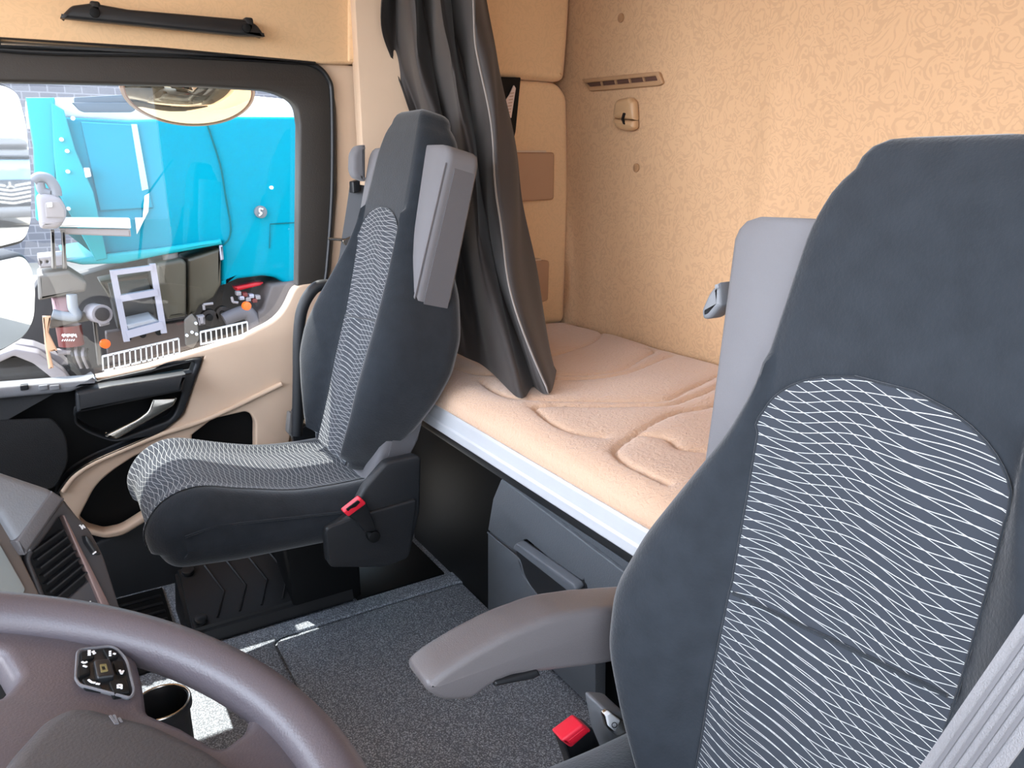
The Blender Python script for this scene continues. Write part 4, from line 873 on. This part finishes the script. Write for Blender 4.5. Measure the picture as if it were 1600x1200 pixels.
# control box and hoops at left, part of truck
cb = T('control_box', [(56, 306), (72, 302), (94, 308), (104, 326), (104, 340), (92, 358), (62, 358)], YT-.4, .3, FGREY, r=8, bev=.03)
slab('control_face', [rnd([(70, 316, 4), (92, 314, 6), (101, 328, 4), (101, 340, 1), (72, 340, 1)])], 'y', YT-.41, .02, mat('brown grey face', (120, 112, 110), .6), cb, bevel=.004)
slab('white_tag', [rnd([(73, 317), (81, 316), (82, 323), (74, 324)], 1)], 'y', YT-.42, .01, WHT, cb)
tube('guard_hoop', smoothpath([px(u, v, 'y', YT-.35) for u, v in [(52, 283), (62, 277), (76, 280), (86, 294), (88, 306)]]), .03, mat('hoop grey', (96, 98, 104), .5), tk)
tube('inner_hoop', smoothpath([px(u, v, 'y', YT-.35) for u, v in [(62, 285), (66, 298), (78, 302)]]), .025, MATS['hoop grey'], tk)
for u in (79, 96): T('support_leg', [(u, 360), (u+6, 360), (u+9, 420), (u+2, 420)], YT-.3, .1, CHAS, r=1)
# mirrors of our own cab
def facing(pm, target):
    a = (CAM-pm).normalized(); b = (Vector(target)-pm).normalized(); return (a+b).normalized()
truck_at = Vector((42, 6.0, -1.4))
def mirror(name, pts_out, inset, pm, target, label, back):
    n = facing(Vector(pm), target); pl_ = (tuple(pm), n)
    t_ = thing(name, label, 'mirror', tuple(Vector(pm)-Vector((0, 0, .25))))
    c = Vector((sum(p[0] for p in pts_out)/len(pts_out), sum(p[1] for p in pts_out)/len(pts_out)))
    slab('housing', [rnd(pts_out)], pl_, 0, -back, mat('mirror housing black', (44, 42, 46), .4), t_, bevel=.012)
    inn = [(c.x+(p[0]-c.x)*inset[0], c.y+(p[1]-c.y)*inset[1], p[2]) for p in pts_out]
    n2 = n
    slab('mirror_face', [rnd(inn)], (tuple(Vector(pm)+n*.002), n), 0, .003, MIR, t_)
    tube('mirror_bracket', [Vector(pm)-n*(back*.8), Vector((pm[0]-.35, YD+.12, pm[2]-.05))], .02, MATS['mirror housing black'], t_)
mirror('door_mirror', [(-90, 120, 20), (5, 128, 10), (28, 140, 14), (42, 190, 20), (50, 270, 20), (50, 350, 10), (40, 380, 12), (0, 390, 0), (-90, 392, 20)], (.93, .955), tuple(px(10, 260, 'y', 2.75)), truck_at+Vector((0, 0, 2.9)), 'tall main door mirror at the left edge reflecting a parked truck', .07)
mirror('wide_angle_mirror', [(-90, 418, 20), (0, 402, 10), (36, 394, 10), (50, 412, 14), (57, 450, 10), (55, 500, 14), (40, 528, 14), (0, 552, 10), (-90, 560, 20)], (.93, .93), tuple(px(10, 475, 'y', 2.83)), Vector((2.6, 5.6, -.8)), 'lower wide-angle mirror under the tall door mirror', .07)
# kerb mirror above the window: convex bowl with a dark rim
km = thing('kerb_mirror', 'round convex kerb mirror hanging above the passenger window', 'mirror', tuple(px(297, 196, 'y', 2.55)))
kc = px(297, 140, 'y', 2.55)
kr = (px(402, 140, 'y', 2.55)-px(192, 140, 'y', 2.55)).length/2
kz = (px(297, 140, 'y', 2.55)-px(297, 197, 'y', 2.55)).length
kn_ = Vector((0, -.92, -.38)).normalized()
kx = Vector((1, 0, 0)); ky = kn_.cross(kx).normalized(); 
if ky.z > 0: ky = -ky
def kp(rr_, a, off): return kc+kx*(math.cos(a)*rr_*kr)+ky*(math.sin(a)*rr_*kz*1.06)+kn_*off
AN = np.linspace(0, 2*math.pi, 64, endpoint=False)
rows = [[kp(r_, a, .04*(1-r_*r_)) for a in AN] for r_ in (.01, .2, .4, .6, .75, .85, .93)]
bm_obj('mirror_face', grid_mesh(rows, closed_v=True, caps=False), mat('cream tinted mirror', (235, 218, 190), .03, metal=1), km)
rows = [[kp(r_, a, o_) for a in AN] for r_, o_ in ((.92, .004), (.95, .008), (1.0, .0), (1.0, -.02), (.8, -.06), (.3, -.08), (.01, -.08))]
bm_obj('housing', grid_mesh(rows, closed_v=True), mat('mirror shell tan', (150, 132, 112), .5), km)
tube('mirror_arm', [kc-kn_*.07, kc+Vector((0, -.1, .28)), Vector((kc.x, YD+.06, kc.z+.3))], .015, BLK2, km)
# red outer skin of the cab above the door
ex = box('cab_outer_panel', (-.1, YD+.115, 1.62), (1.9, .03, .26), REDCAB, bevel=.01); struct(ex)
# parked silver truck seen in the mirror
st = thing('silver_truck', 'silver truck with a chevron grille seen in the tall door mirror', 'truck', tuple(truck_at))
tx, ty, tz = truck_at
SIL = mat('silver truck paint', (84, 82, 80), .35, metal=.4)
def tb(name, c, s, m, parent=st, bev=.05): return box(name, (tx+c[0], ty+c[1], tz+c[2]), s, m, parent, bevel=bev)
tb('cab', (1.3, 0, 2.2), (2.3, 2.5, 3.0), SIL, bev=.2); tb('windscreen', (.13, 0, 2.75), (.06, 2.2, .95), mat('dark windscreen', (110, 135, 150), .1)); tb('sun_visor', (.0, 0, 3.35), (.3, 2.2, .12), BLK2)
tb('roof_fairing', (1.5, 0, 3.95), (1.8, 2.3, .6), SIL, bev=.25); tb('bumper', (.12, 0, .75), (.35, 2.5, .55), SIL, bev=.1)
for i in range(5):
    for s in (-1, 1):
        b_ = bmesh.new(); bar_into(b_, (tx+.08, ty, tz+1.25+i*.2-.08), (tx+.08, ty+s*.95, tz+1.25+i*.2+.08), .08, .07); bm_obj('grille_bar', b_, CHROME, st, smooth=False)
tb('grille_back', (.13, 0, 1.65), (.06, 1.9, 1.2), BLK2, bev=.02)
eo = disc('front_emblem', Vector((tx+.02, ty, tz+2.0)), (1, 0, 0), .2, .05, BLK2, st, n=24)
for a in (90, 210, 330):
    b_ = bmesh.new(); bar_into(b_, (tx-.02, ty, tz+2.0), (tx-.02, ty+.18*math.cos(math.radians(a)), tz+2.0+.18*math.sin(math.radians(a))), .04, .04, (1, 0, 0)); bm_obj('emblem_ray', b_, CHROME, eo, smooth=False)
for s in (-1, 1):
    tb('headlamp', (.1, s*1.0, .95), (.2, .35, .25), WHT)
    b_ = bmesh.new(); tube_into(b_, [(tx+1.2, ty+s*1.25, tz+.5), (tx+1.2, ty+s*.9, tz+.5)], .5, n=28); bm_obj('wheel', b_, TYRE, st)
tb('trailer', (7, 0, 2.3), (8.5, 2.5, 3.0), SIL)
